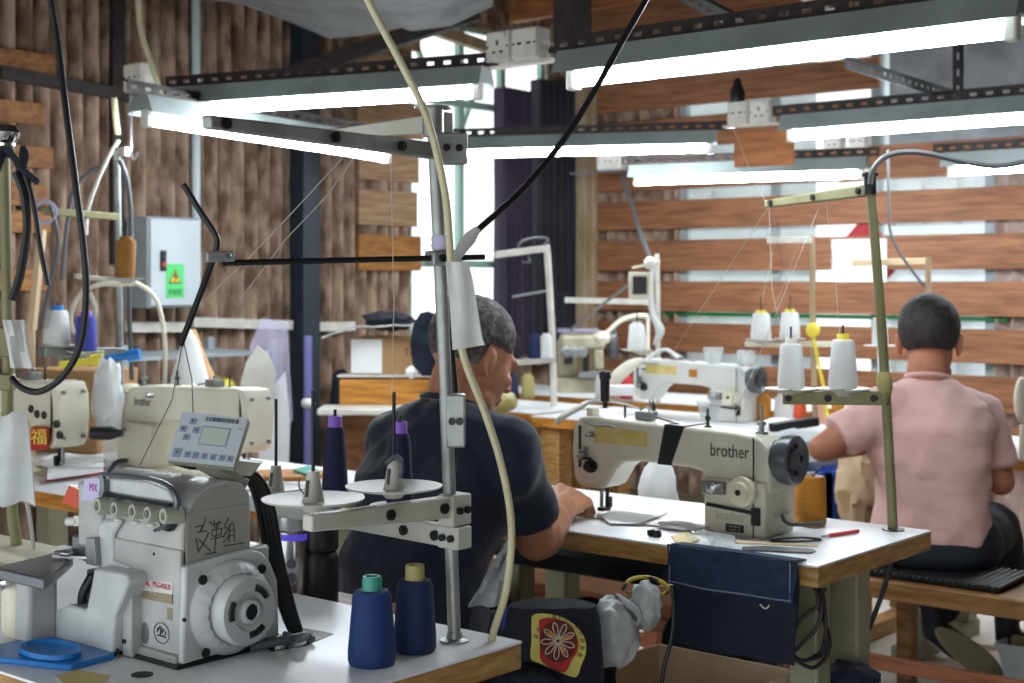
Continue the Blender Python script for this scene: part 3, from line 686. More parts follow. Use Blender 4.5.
# presser foot mechanism under the head
b = B(); b.bb((-.285, .0, .128), (-.245, .045, .165)); b.bb((-.262, .012, .15), (-.238, .05, .21)); b.box((-.28, -.005, .14), (.02, .05, .008)); build(b, 'presser_foot', 'plate_grey', ov, bevel=.002)
b = B(); b.bar((-.29, -.03, .137), (-.24, .02, .132), .022, .004); b.ell((-.27, -.02, .141), (.014, .01, .006)); build(b, 'foot_toe', 'steel', ov)
b = B(); b.cyl((-.25, .01, .14), (-.25, .01, .205), .0045, n=8); b.cyl((-.238, .014, .14), (-.238, .014, .205), .004, n=8); build(b, 'needle_bar', 'steel', ov)
b = B(); b.bar((-.30, .02, .185), (-.25, .03, .19), .016, .016); b.cyl((-.318, .014, .182), (-.296, .018, .184), .0075, n=10); build(b, 'presser_lever', 'white_plastic', ov)
b = B(); q = on_front([(98, 525), (103, 520), (122, 520), (113, 535), (112, 560), (130, 566), (128, 572), (98, 568)], -.004); b.prism(q, (0, -.005, 0), X, Z, Y*.009); build(b, 'front_boss', 'overlock_light', ov, bevel=.005)
b = B(); q = on_front([(87, 538), (95, 538), (97, 566), (87, 564)], -.014); b.prism(q, (0, -.016, 0), X, Z, Y*.02); build(b, 'needle_guard', 'steel_dull', ov, bevel=.001)
# thread tension knobs
for i, (px, py, r) in enumerate(((91, 507, .0145), (108, 510, .0125), (126, 512.5, .0125), (141, 515, .0125), (157, 517, .0125))):
    x, z = on_front([(px, py)], -.03)[0]; x += .012
    b = B(); b.lathe([(r, 0), (r*1.02, .004), (r*.97, .026), (r*.9, .03), (r*.5, .03), (r*.42, .022), (.001, .022)], (x, .004, z), (-.12, -1, .05), n=20); kb = build(b, 'tension_knob', 'knob_sage', ov)
    if i in (1, 2, 3):
        b = B(); c = V((x-.0035, -.0265, z+.0013)); b.lathe([(r*.45, 0), (r*.45, .001), (.0005, .001)], c, (-.12, -1, .05), n=14); build(b, 'knob_core', 'iron_grey', kb)
        b = B(); b.ell((x-.012, -.012, z-.0175), (.009, .006, .0035)); build(b, 'thread_lever', 'white_plastic', kb)
b = B(); x, z = on_front([(168, 519)], 0)[0]; b.lathe([(.019, 0), (.019, .006), (.015, .01), (.001, .01)], (x, .004, z), (0, -1, 0), n=20); build(b, 'tension_base', 'black_metal', ov)
# wire handle loop over the knobs
b = B(); pts = on_front([(103, 474), (128, 475), (150, 478), (165, 483), (176, 492), (179, 503), (175, 516), (166, 526), (157, 530)], -.004)
b.tube([(p, -.006, q) for p, q in pts], .0055, flat=.6); b.tube([(p, -.006, q) for p, q in on_front([(104, 475), (106, 485), (104, 496)], -.004)], .007); build(b, 'guard_loop', 'plate_grey', ov)
b = B(); pts = on_front([(105, 494), (172, 505)], -.006); b.tube([(p, -.008, q) for p, q in pts], .003, k=1); build(b, 'guide_rod', 'black_metal', ov)
b = B(); q = on_front([(106, 478), (150, 482), (168, 490), (174, 503), (120, 495), (107, 492)]); b.prism(q, (0, -.001, 0), X, Z, Y*.01); build(b, 'guide_cover', 'overlock_light', ov, bevel=.003)
# stickers, plates, writing
b = B(); q = on_front([(85, 479), (103, 478), (100, 501), (82, 500)], -.004); b.prism(q, (0, -.0052, 0), X, Z, Y*.003); build(b, 'sticker', 'sticker_lilac', ov)
p = at(93, 488, y=OY-.006); lettering('MX', .017, p, X, Z, 'sticker_pink', ov, width=.021)
b = B(); q = on_front([(143, 579), (173, 582), (173, 604), (142.5, 598)]); b.prism(q, (0, -.0012, 0), X, Z, Y*.002); npl = build(b, 'name_plate', 'label_silver', ov)
b = B(); q = on_front([(142.5, 590), (173, 594.5), (173, 604), (142.5, 598)]); b.prism(q, (0, -.0016, 0), X, Z, Y*.002); build(b, 'plate_band', 'label_bronze', ov)
lettering('PEGASUS', .012, at(161.5, 586, y=OY-.0018), X, Z, 'logo_red', ov, width=.044)
b = B(); q = on_front([(145, 583), (150, 580.5), (149, 583.5), (151, 587)]); b.prism(q, (0, -.0018, 0), X, Z, Y*.001); build(b, 'emblem', 'logo_red', ov)
lettering('MX 3200', .005, at(153, 593.6, y=OY-.002), X, Z, 'label_silver', ov, width=.02)
b = B(); x, z = on_front([(170, 614)])[0]; b.bb((x-.006, -.0008, z-.009), (x+.006, .001, z+.009)); build(b, 'small_label', 'label_bronze', ov)
b = B(); x, z = on_front([(162, 633)])[0]; b.tube([(x+.019*math.cos(a*PI/12), -.001, z+.0155*math.sin(a*PI/12)) for a in range(25)], .0006, k=1, n=5)
for k in range(6): b.tube([(x-.011+.004*k, -.001, z+.004*math.sin(k*2)), (x-.009+.004*k, -.001, z+.007+.003*math.sin(k))], .0009, k=1, n=5)
for k in range(5): b.tube([(x-.01+.0045*k, -.001, z-.004+.003*math.sin(k*3)), (x-.007+.0045*k, -.001, z-.005)], .0009, k=1, n=5)
build(b, 'round_stamp', 'ink', ov)
b = B(); x, z = on_front([(145, 633)])[0]; b.ell((x, .0, z), (.011, .002, .0165)); build(b, 'oil_window', 'iron_grey', ov)
b = B(); x, z = on_front([(154, 554)])[0]; b.cyl((x, -.001, z), (x, .004, z), .0025, n=8); build(b, 'screw_hole', 'black_rubber', ov)
ST = [[(170, 280), (188, 274), (205, 272), (200, 296), (180, 303)], [(222, 226), (214, 262), (196, 300), (230, 296)], [(174, 333), (188, 402)], [(190, 342), (214, 366), (246, 396)], [(236, 305), (216, 350), (190, 392)],
      [(240, 252), (250, 262)], [(250, 268), (300, 254)], [(262, 244), (266, 284)], [(288, 240), (282, 282)], [(252, 292), (306, 284)], [(254, 292), (256, 322), (300, 312)], [(300, 286), (298, 314)], [(246, 338), (312, 322)], [(276, 262), (272, 330), (264, 402)], [(218, 413), (248, 406), (276, 402)],
      [(334, 234), (316, 276), (330, 286), (308, 330)], [(308, 352), (322, 340), (336, 318)], [(338, 268), (336, 352)], [(338, 270), (358, 262), (362, 348)], [(340, 296), (358, 290)], [(340, 322), (360, 316)], [(310, 372), (350, 364), (408, 356)], [(300, 434), (312, 436)]]
for k, stq in enumerate(ST):
    q = on_side([(160+a/4.88, 470+c/4.88) for a, c in stq], .0015)
    b = B(); b.tube([(.0018, p, r) for p, r in q], .00085, n=5, k=4, flat=1); build(b, 'handwritten_stroke', 'ink', ov)
# control panel, tilted towards the worker on top of the machine
ct = thing('control_panel', 'pale blue tilted control panel with small display and blue keys on the overlock machine', 'control panel', at(215, 468, d=2.25))
A, Bq, Cq, Dq = at(166, 460, d=2.21), at(234, 467, d=2.20), at(247, 419, d=2.245), at(182, 411, d=2.255)
u = (Bq-A).normalized(); vv = (Dq-A); vv = (vv-u*vv.dot(u)).normalized(); nn = u.cross(vv)
W = (Bq-A).length; Hh = (Dq-A).length; sk = (Dq-A).dot(u)
def pn(x, y, z=0): return A + u*(x*W + y*sk) + vv*(y*((Dq-A).dot(vv))) + nn*z
b = B(); b.loft([[pn(x, y, z) for x, y in ((0, 0), (1, 0), (1, 1), (0, 1))] for z in (-.018, -.001)]); build(b, 'case', 'control_side', ct, world=True, bevel=.003)
b = B(); b.loft([[pn(x, y, z) for x, y in ((.01, .01), (.99, .01), (.99, .99), (.01, .99))] for z in (-.002, .0005)]); build(b, 'face', 'control_face', ct, world=True)
def pad(x0, x1, y0, y1, z, m, nme, par=ct):
    b = B(); b.loft([[pn(x, y, q) for x, y in ((x0, y0), (x1, y0), (x1, y1), (x0, y1))] for q in (0, z)]); return build(b, nme, m, par, world=True)
pad(.38, .80, .36, .74, .0012, 'lcd_bezel', 'display_frame'); pad(.40, .78, .385, .715, .0016, 'lcd', 'display')
for x in (.24, .36, .49, .62, .75, .87): pad(x, x+.085, .08, .20, .0018, 'button_blue', 'key')
for x, y in ((.165, .75), (.06, .58), (.25, .58), (.14, .42)): pad(x, x+.09, y, y+.12, .0018, 'button_blue', 'key')
pad(.07, .18, .07, .25, .0018, 'button_blue', 'key')
lettering('全自動缝紉控制系統', .0085, pn(.63, .88, .001), u, vv, 'logo_grey', ct, width=W*.5)
lettering('▪▪', .006, pn(.93, .75, .001), u, vv, 'logo_grey', ct, width=W*.05)
for x, y, s_ in ((.205, .81, '↑'), (.105, .64, '←'), (.295, .64, '→'), (.185, .48, '↓'), (.125, .16, 'P'), (.28, .14, '↗'), (.40, .14, '1'), (.53, .14, '2'), (.66, .14, '↘'), (.79, .14, '3'), (.91, .14, '4')):
    lettering(s_, .007, pn(x, y, .0022), u, vv, 'logo_grey', ct, name='key_symbol')
b = B(); b.prism([(-.02, 0), (.045, 0), (.06, .02), (-.03, .03)], at(222, 476, d=2.27), RGT, Z, FWD*.03); b.tube([at(200, 462, d=2.25), at(225, 474, d=2.27), at(247, 484, d=2.28)], [.012, .014, .008]); build(b, 'bracket', 'control_side', ct, world=True)
# black cable bundle behind the machine
cb = thing('cable_bundle', 'bundle of black cables dropping behind the overlock machine through the table', 'cables', at(300, 637, z=TZ))
for k, off in enumerate((0, 5, 9, 13)):
    b = B(); b.tube([at(175+off, 462+off*.3, d=2.32), at(215+off, 469, d=2.34), at(246+off*.8, 478-off*.2, d=2.36), at(258+off, 505, d=2.36), at(268+off, 560, d=2.37), at(283+off*.8, 610, d=2.36), at(293+off*.6, 634, d=2.35)], .006, n=8); build(b, 'cable', 'cord_black', cb, world=True)
b = B(); b.tube([at(250, 648, z=.757), at(285, 640, z=.765), at(305, 636, z=.762), at(312, 640, z=.757)], .007); b.tube([at(285, 634, z=.762), at(300, 640, z=.768), at(310, 634, z=.757)], .005); single(b, 'cord', 'cord_grey', 'short grey cord looped at the table opening by the overlock machine', 'cord')
b = B(); q = [at(x, y, z=TZ) for x, y in ((262, 645), (300, 628), (334, 634), (305, 646), (272, 652))]; b.prism([(p.x, p.y) for p in q], (0, 0, TZ+.0002), X, Y, Z*.0008); build(b, 'cable_opening', 'black_rubber', t_front, world=True)
b = B(); c = at(142, 675, z=TZ); b.lathe([(.001, 0), (.016, 0), (.016, .0012), (.001, .0012)], c+Z*.0002); build(b, 'table_hole', 'black_rubber', t_front, world=True)
# blue parts tray
b = B(); q = [at(x, y, z=TZ) for x, y in ((-24, 655), (38, 641), (44, 640), (116, 656), (113, 660), (72, 671), (64, 671), (-24, 661))]
b.prism([(p.x, p.y) for p in q], (0, 0, TZ+.0005), X, Y, Z*.009); tr = single(b, 'parts_tray', 'blue_plastic', 'flat blue plastic tray with oval dish in front of the overlock machine', 'tray', bevel=.002)
b = B(); c = at(50, 652, z=.7605); e1 = (at(80, 656, z=.7605)-at(20, 648, z=.7605))/2; e2 = (at(60, 645, z=.7605)-at(40, 660, z=.7605))/2
rg = lambda k, h: [c+e1*k*math.cos(t*PI/14)+e2*k*math.sin(t*PI/14)+Z*h for t in range(28)]
b.loft([rg(1, 0), rg(1.0, .0075), rg(.94, .0078), rg(.86, .003), rg(.5, .0005), rg(.02, .0003)], False, True); build(b, 'dish', 'blue_plastic', tr, world=True)
b = B(); q = [at(x, y, z=TZ) for x, y in ((55, 676), (78, 670), (110, 676), (100, 690), (70, 690))]; b.prism([(p.x, p.y) for p in q], (0, 0, TZ+.0002), X, Y, Z*.0006); single(b, 'tape_patch', 'yellow_tape', 'torn yellow tape patch stuck on the near table front', 'tape')
# ================================================================== FRONT THREAD STAND
PX, PY = -1.56, 1.71
fs = thing('thread_stand', 'grey pole thread stand with two white dishes rising from the front table', 'thread stand', (PX, PY, TZ))
top = at(433, 118, d=2.3); bot = V((PX, PY, TZ))
b = B(); b.tube([bot, at(446, 400, d=2.31), at(440, 260, d=2.305), top], .0105, n=16, k=4); build(b, 'pole', 'zinc', fs, world=True)
b = B(); b.lathe([(.024, 0), (.024, .003), (.014, .006), (.012, .014), (.001, .014)], bot, n=24); build(b, 'base_flange', 'zinc', fs, world=True)
def clamp_box(c, m='zinc', h=.045, w=.05, nm='clamp', par=None, d=None):
    b = B(); d = d or X; b.bar(V(c)-V(d)*w/2, V(c)+V(d)*w/2, .034, h); o = build(b, nm, m, par, world=True, bevel=.003)
    r = V(d).cross(Z).normalized()
    for sg in (-1, 1):
        b = B(); cc = V(c)+r*.017*1-V(d)*w*.2*sg; b.cyl(cc, cc+r*.006, .006, n=10); build(b, 'bolt', 'black_metal', o, world=True)
    return o
def arm(p, q, m, h, wd, par, nm='arm', bolts=(), taper=1):
    p = V(p); q = V(q); d = (q-p).normalized(); r = d.cross(Z).normalized(); b = B()
    b.loft([[c + r*x + Z*z*k for x, z in ((-wd/2, -h/2), (wd/2, -h/2), (wd/2, h/2), (-wd/2, h/2))] for c, k in ((p, 1), (q, taper))]); o = build(b, nm, m, par, world=True, bevel=.003)
    for t in bolts:
        c = p+(q-p)*t
        for sg in (1,):
            b = B(); b.cyl(c-r*(wd/2-.002), c-r*(wd/2+.005), .0085, n=12); b.cyl(c-r*(wd/2+.004), c-r*(wd/2+.0065), .004, n=8); build(b, 'bolt', 'black_metal', o, world=True)
    return o
ua0 = V((PX-.012, PY-.02, 1.535)); ua1 = at(206, 122, d=1.92)
arm(ua0, ua1, 'zinc', .026, .02, fs, 'upper_arm', (.22, .52, .95), .7)
vb = V((PX-.02, PY+.01, 1.585)); arm(vb, vb+V((-.30, 0, .0)), 'stand_white', .034, .02, fs, 'upper_arm', (.08,), .35)
clamp_box((PX, PY-.01, 1.54), par=fs, h=.05, d=V((.6, .8, 0)))
b = B(); b.cyl(top-Z*.03, top+Z*.015, .017, n=14); b.cyl(top+Z*.015, top+Z*.018, .03, n=14); build(b, 'pole_cap', 'zinc', fs, world=True)
la = V((PX-.0, PY, .967)); arm(la, la+V((0, -.315, .013)), 'stand_white', .036, .022, fs, 'lower_arm', (.12, .5), .66)
lb = V((PX, PY, .918)); arm(lb, lb+V((-.50, 0, .005)), 'stand_white', .034, .026, fs, 'lower_arm', (.06, .2), .8)
clamp_box((PX, PY, .962), 'stand_white', .05, .045, par=fs, d=V((0, 1, 0))); clamp_box((PX, PY, .918), 'stand_white', .036, .045, par=fs, d=X)
clamp_box((PX+.003, PY, 1.105), 'zinc', .085, .03, par=fs, d=V((.75, .66, 0)))
def dish(c, r, par, pin=.12, hold=True, m='stand_white'):
    c = V(c); b = B(); b.lathe([(.012, -.012), (.02, -.004), (r*.6, -.001), (r*.97, .004), (r, .007), (r*.96, .0065), (r*.6, .0018), (.015, .002), (.001, .002)], c, n=40); o = build(b, 'dish', m, par, world=True)
    if hold:
        b = B(); b.lathe([(.0165, .002), (.015, .008), (.0095, .04), (.009, .046), (.001, .046)], c, n=20); h = build(b, 'cone_holder', m, o, world=True)
        b = B(); s = -RGT*.3-FWD
        b.bar(c+V((.002, -.0145, .010)), c+V((.0015, -.0118, .034)), .0045, .002); build(b, 'holder_slot', 'black_metal', o, world=True)
    b = B(); b.cyl(c, c+Z*(.046+pin), .0028, n=8); build(b, 'spool_pin', 'black_metal', o, world=True)
    return o
dish((PX, PY-.303, 1.008), .0745, fs, .118); dish((PX, PY-.138, 1.008), .0745, fs, .105)
dish((PX-.435, PY, .950), .055, fs, .12); dish((PX-.28, PY, .950), .05, fs, .11, False); dish((PX-.123, PY, .950), .05, fs, .11, False)
b = B(); b.tube([at(*q, d=2.19) for q in ((392, 456), (398, 459), (402, 466), (400, 478))], .0035); b.tube([at(*q, d=2.05) for q in ((300, 477), (299, 486), (304, 494))], .0012); b.tube([at(*q, d=2.19) for q in ((386, 464), (396, 456), (402, 462))], .0035); build(b, 'wire_tie', 'cord_grey', fs, world=True)
# bent hook rod clamped level on the pole
r0, r1 = at(222, 263, d=2.12), at(484, 257, d=2.33)
b = B(); b.tube([r0, r1], .0048, n=10, k=1); build(b, 'cross_rod', 'black_metal', fs, world=True)
b = B(); b.tube([at(183, 184, d=2.1), at(201, 213, d=2.105), at(215, 234, d=2.11), at(217, 244, d=2.11), at(212, 262, d=2.11), at(196, 305, d=2.1), at(180, 346, d=2.09)], .0048, n=10, k=3); build(b, 'bent_rod', 'black_metal', fs, world=True)
b = B(); b.bar(at(205, 257, d=2.1), at(233, 256, d=2.12), .02, .016); o = build(b, 'rod_clamp', 'zinc', fs, world=True, bevel=.002)
b = B(); c = at(229, 256, d=2.095); b.cyl(c, c-FWD*.008, .004, n=8); build(b, 'bolt', 'black_metal', o, world=True)
clamp_box(at(443, 258, d=2.3), 'zinc', .024, .05, par=fs, d=(r1-r0).normalized())
b = B(); b.lathe([(.015, 0), (.017, .006), (.0155, .012), (.017, .018), (.015, .024)], at(441.5, 250, d=2.305), n=16); build(b, 'tape_wrap', 'sticker_lilac', fs, world=True)
# cones and spools
def cone(c, label, m, mtop, r0=.032, r1=.024, h=.118, top=.022, group=None, rt=None, tilt=0, hold=True):
    t = thing('thread_cone', label, 'thread', c, 0, group); rt = rt or r1*.62
    b = B(); b.lathe([(r0*.93, 0), (r0, .006), (r0*1.0, .02), (r1*1.03, h-.008), (r1*.9, h), (rt, h+.001)], n=32); build(b, 'yarn', m, t)
    b = B(); b.lathe([(r0*.8, -.0), (rt*1.05, h), (rt, h+top*.9), (rt*.92, h+top), (rt*.7, h+top), (rt*.7, h+top-.006), (.001, h+top-.006)], n=24); build(b, 'core', mtop, t)
    return t
cone(at(372, 664, z=TZ)+Z*.001, 'royal blue thread cone with teal top at front of the near table', 'blue_thread', 'teal_plastic', .0365, .0285, .110, .022, rt=.0145)
cone(at(415, 651, z=TZ)+Z*.001, 'darker blue thread cone with sand coloured top beside the stand pole', 'blue_thread_dark', 'sand_plastic', .0335, .0275, .110, .024, rt=.015)
cone((PX-.28, PY, .957), 'slim navy spool with purple top, nearer the control panel', 'navy_thread', 'purple_plastic', .0225, .0165, .118, .02, 'slim navy spools on the stand', rt=.012)
cone((PX-.123, PY, .957), 'slim navy spool with purple top, right of the pair beside the pole', 'navy_thread', 'purple_plastic', .0225, .0165, .118, .02, 'slim navy spools on the stand', rt=.012)
# rag tied at the rod, hanging beside the pole
g = []
edge = [((446, 262), (468, 262)), ((448, 285), (473, 280)), ((450, 310), (478, 312)), ((452, 335), (482, 337)), ((453, 350), (485, 345))]
for k, (l, r) in enumerate(edge):
    row = []
    for j in range(7):
        t = j/6; p = at(l[0]+(r[0]-l[0])*t, l[1]+(r[1]-l[1])*t, d=2.235); row.append(p + FWD*.004*math.sin(j*1.3+k*.6))
    g.append(row)
b = B(); b.sheet(g, .003)
b.tube([at(455, 262, d=2.28), at(461, 250, d=2.28), at(470, 238, d=2.29), at(478, 228, d=2.29)], [.007, .012, .014, .006], flat=.5); single(b, 'rag', 'rag_white', smooth=80, label='white rag strip tied to the grey stand pole, hanging by the man\'s head', cat='rag')
# air hose and black cable
b = B(); b.tube([at(362, -12, d=2.2), at(378, 20, d=2.2), at(402, 65, d=2.21), at(424, 110, d=2.22), at(436, 150, d=2.23), at(446, 200, d=2.25), at(450, 250, d=2.26), at(453, 300, d=2.26), at(464, 358, d=2.26), at(484, 410, d=2.26), at(500, 460, d=2.26), at(510, 510, d=2.27), at(511, 550, d=2.28), at(505, 595, d=2.29), at(493, 634, d=2.31), at(488, 660, d=2.33)], .0062, n=10); single(b, 'air_hose', 'tube_cream', 'cream air hose hanging from above, curving past the stand pole', 'hose')
b = B(); b.tube([at(662, -30, d=2.55), at(647, -2, d=2.5), at(620, 45, d=2.48), at(595, 90, d=2.46), at(562, 142, d=2.44), at(520, 192, d=2.40), at(480, 228, d=2.36), at(460, 249, d=2.335), at(451, 268, d=2.33), at(449, 320, d=2.335), at(454, 380, d=2.345), at(456, 420, d=2.345), at(453, 470, d=2.35)], .0055, n=10); single(b, 'power_cable', 'cord_black', 'thick black cable slanting down from the top to the grey pole', 'cable')
# bottles behind the table on a small stool
stl = thing('stool', 'small wooden stool behind the near table under two bottles', 'stool', (-2.10, 1.905, 0))
b = B(); b.bb((-.16, -.10, .675), (.16, .10, .70)); build(b, 'seat', 'bench_wood', stl, bevel=.005)
for sx in (-1, 1):
    for sy in (-1, 1):
        b = B(); b.bar((sx*.15, sy*.085, 0), (sx*.13, sy*.08, .675), .03, .03); build(b, 'leg', 'bench_wood', stl)
tb = thing('tumbler', 'steel tumbler with glowing violet ring behind the near table', 'bottle', at(294, 600, d=2.70)*V((1, 1, 0))+Z*.70 if False else V((at(294, 600, d=2.72).x, at(294, 600, d=2.72).y, .70)))
b = B(); b.lathe([(.026, 0), (.029, .004), (.031, .10), (.031, .155), (.028, .16), (.001, .16)], n=28); build(b, 'cup', 'tumbler', tb)
b = B(); b.lathe([(.0315, .142), (.032, .145), (.032, .151), (.0315, .154)], n=28); build(b, 'ring', 'violet_ring', tb)
b = B(); b.lathe([(.029, .16), (.03, .164), (.03, .185), (.026, .19), (.001, .19)], n=24); build(b, 'lid', 'steel', tb)
for k in range(3):
    b = B(); d = (-FWD+RGT*.0); c = d*.0312+Z*(.1-.026*k); b.lathe([(.009, 0), (.009, .001), (.001, .001)], c, d, n=14); build(b, 'mark', 'iron_grey', tb)
pb = at(322, 600, d=2.72); bt = thing('bottle', 'black bottle with dark cap beside the steel tumbler', 'bottle', V((pb.x, pb.y, .70)))
b = B(); b.lathe([(.028, 0), (.031, .004), (.031, .105), (.026, .118), (.022, .122)], n=24); build(b, 'body', 'black_rubber', bt)
b = B(); b.lathe([(.030, .122), (.031, .126), (.031, .16), (.027, .166), (.001, .166)], n=24); build(b, 'cap', 'dark', bt)
# cream block carrying another stand pole at the left edge of the near table
bs = thing('thread_stand', 'olive pole thread stand on cream foot at the left edge', 'thread stand', at(20, 560, z=TZ))
p = at(8, 562, z=TZ); b = B(); b.loft([[V((x, y, z)) for x, y in ((p.x-.3, p.y-.03), (p.x+.115, p.y-.03), (p.x+.115, p.y+.075), (p.x-.3, p.y+.075))] for z in (TZ+.001, TZ+.032)]); build(b, 'foot', 'machine_cream', bs, world=True, bevel=.012, seg=4)
b = B(); pd = (p.x*FWD.x+p.y*FWD.y)
b.tube([V((p.x, p.y+.02, TZ+.03)), at(8.5, 470, d=pd), at(8, 350, d=pd), at(6, 250, d=pd), at(4, 150, d=pd)], .0115, n=12); build(b, 'pole', 'olive', bs, world=True)
b = B(); b.lathe([(.016, 0), (.022, .01), (.022, .03), (.03, .04), (.034, .052), (.026, .066), (.01, .07), (.001, .07)], at(4, 158, d=pd)+Z*0, n=18); build(b, 'pole_head', 'chrome', bs, world=True)
b = B(); b.bar(at(-6, 342, d=pd-.02), at(14, 342, d=pd-.02), .03, .06); build(b, 'clamp', 'olive', bs, world=True, bevel=.003)
b = B(); b.bar(at(-8, 382, d=pd-.02), at(14, 382, d=pd-.02), .03, .034); build(b, 'clamp', 'olive', bs, world=True, bevel=.003)
b = B(); b.lathe([(.0125, 0), (.014, .01), (.0125, .024)], at(8, 490, d=pd), n=12); build(b, 'tape_wrap', 'yellow_tape', bs, world=True)
b = B(); b.tube([at(*q, d=pd-.02) for q in ((-6, 170), (4, 150), (14, 158), (22, 170), (38, 182))], [.012, .014, .013, .014, .01], flat=.5); b.tube([at(*q, d=pd-.03) for q in ((22, 168), (24, 155), (23, 146))], [.01, .012, .006], flat=.5); single(b, 'cloth_tie', 'black_cloth', 'black cloth tied near the top of the olive left edge pole', 'cloth')
b = B(); b.tube([at(*q, d=pd-.02) for q in ((16, 172), (24, 195), (27, 230), (20, 275), (12, 300))], .009, n=8); b.tube([at(*q, d=pd-.02) for q in ((24, 170), (34, 205), (40, 245), (48, 285))], .006, n=8); single(b, 'cable', 'cord_black', 'black cables hanging from the cloth tie at the left edge', 'cable')
b = B(); b.tube([at(49, -10, d=2.9), at(58, 45, d=2.9), at(66, 110, d=2.88), at(75, 180, d=2.86), at(84, 250, d=2.85), at(86, 300, d=2.85), at(80, 345, d=2.85), at(64, 375, d=2.86), at(42, 391, d=2.88), at(24, 389, d=2.9), at(12, 378, d=2.92)], .0068, n=10); single(b, 'power_cable', 'cord_black', 'black cable hanging from the top left, looping to the olive pole', 'cable')
g = []
for k in range(6):
    row = []
    for j in range(6):
        t = j/5; p = at(-4+t*(30+k*2), 414+k*18+3*math.sin(j*1.4), d=pd-.04); row.append(p+FWD*.006*math.sin(j*1.5+k*.6))
    g.append(row)
b = B(); b.sheet(g, .003); single(b, 'rag', 'rag_white', 'white rag hung on the olive pole at the left edge', 'rag', smooth=80)
b = B(); b.tube([at(*q, d=pd-.03) for q in ((14, 440), (22, 480), (30, 520), (34, 552))], .004); single(b, 'cord', 'grey_plastic', 'thin grey cord hanging under the rag at the left edge', 'cord')
g = []
for k in range(4):
    row = []
    for j in range(5):
        t = j/4; p = at(2+t*22+k*3, 320+k*16, d=pd-.045); row.append(p+FWD*.01*math.sin(j*2.3+k))
    g.append(row)
b = B(); b.sheet(g, .004); single(b, 'rag', 'rag_white', 'pale cloth tied above the clamp of the olive left edge pole', 'rag')
# ================================================================== THINGS ON AND UNDER THE MIDDLE TABLE
def xyz(p, z): return V((p.x, p.y, z))
rs = thing('thread_stand', 'olive pole thread stand with two white cones on the middle table', 'thread stand', at(893, 530, z=TZ))
rb = at(893, 530, z=TZ); rt = at(870, 183, d=3.36)
b = B(); b.tube([rb, at(889, 450, d=3.36), at(881, 320, d=3.36), rt], .0115, n=14); build(b, 'pole', 'olive', rs, world=True)
b = B(); b.lathe([(.026, 0), (.026, .003), (.013, .005), (.001, .005)], rb, n=20); build(b, 'base_flange', 'black_metal', rs, world=True)
b = B(); b.tube([at(884, 372, d=3.355), at(884.5, 380, d=3.355), at(885, 388, d=3.355), at(885.5, 396, d=3.355)], [.013, .019, .018, .013], n=12, k=3); build(b, 'tape_wrap', 'sand_plastic', rs, world=True)
arm(at(872, 190, d=3.36), at(768, 204, d=3.75), 'olive', .028, .024, rs, 'upper_arm', (.08, .5, .93), .7)
arm(at(889, 398, d=3.345), at(784, 398, d=3.5), 'olive', .034, .02, rs, 'lower_arm', (.12, .55, .93), .9)
b = B(); c = at(870, 186, d=3.36); b.cyl(c-Z*.02, c+Z*.022, .015, n=14); b.cyl(c+Z*.022, c+Z*.03, .02, n=14); build(b, 'pole_cap', 'black_metal', rs, world=True)
d1, d2 = at(791, 391, d=3.49), at(843, 391, d=3.40)
for c in (d1, d2): dish(c, .064, rs, .11, False)
cone(d1+Z*.006, 'white thread cone on the left dish of the olive pole stand', 'white_thread', 'white_plastic', .0325, .026, .108, .014, 'white cones on the olive pole stand', rt=.013)
cone(d2+Z*.006, 'white thread cone with yellow top on the right dish of the olive pole stand', 'white_thread', 'yellow_plastic', .0345, .026, .115, .014, 'white cones on the olive pole stand', rt=.014)
os_ = cone(at(810, 525, z=TZ)+Z*.001, 'fat amber thread cone on the middle table behind the hand wheel', 'orange_thread', 'white_plastic', .0385, .036, .115, .01, rt=.012)
b = B(); b.tube([at(*q, d=3.3) for q in ((870, 184), (873, 170), (885, 157), (905, 152), (930, 154), (965, 162), (1000, 166), (1040, 158))], .0065, n=8); single(b, 'cable', 'cord_grey', 'grey cable arching from the olive pole top to the right edge', 'cable')
b = B()
for k, r in enumerate((.05, .044, .056, .048)):
    c = at(793, 521, z=TZ+.012+.006*k); b.tube([c+V((-.05, .03, .09-.02*k)), c+V((-.035, -.01, .04)), c+V((0, -.03, .0)), c+V((.05, -.01, -.0)), c+V((.062, .03, .0))], .0045, n=7)
single(b, 'cord', 'cord_grey', 'coil of grey cords at the amber cone behind the main machine', 'cord')
sr = thing('seam_ripper', 'red handled marker pen lying on the middle table', 'pen', at(840, 534, z=TZ+.005))
b = B(); b.cyl(at(829, 535.5, z=TZ+.005), at(858, 531, z=TZ+.005), .0045, n=10); build(b, 'barrel', 'red_plastic', sr, world=True)
b = B(); b.cyl(at(822, 536.5, z=TZ+.005), at(829, 535.5, z=TZ+.005), .003, n=10); build(b, 'tip', 'steel', sr, world=True)
def flat(pts, z, h, name, m, label, cat, **kw):
    b = B(); q = [at(x, y, z=z) for x, y in pts]; b.prism([(p.x, p.y) for p in q], (0, 0, z), X, Y, Z*h); return single(b, name, m, label, cat, **kw)
flat([(742, 548), (765, 547), (812, 550), (816, 552), (811, 554), (770, 552), (742, 551)], TZ+.0005, .003, 'ruler', 'cord_grey', 'grey steel strip lying at the front of the middle table', 'ruler')
flat([(735, 541), (818, 545), (818, 547), (735, 543.5)], TZ+.0005, .002, 'wooden_stick', 'cardboard_light', 'thin wooden stick lying below the main machine', 'stick')
tw = thing('tweezers', 'black tweezers lying beside the main machine pillar', 'tweezers', at(785, 539, z=TZ))
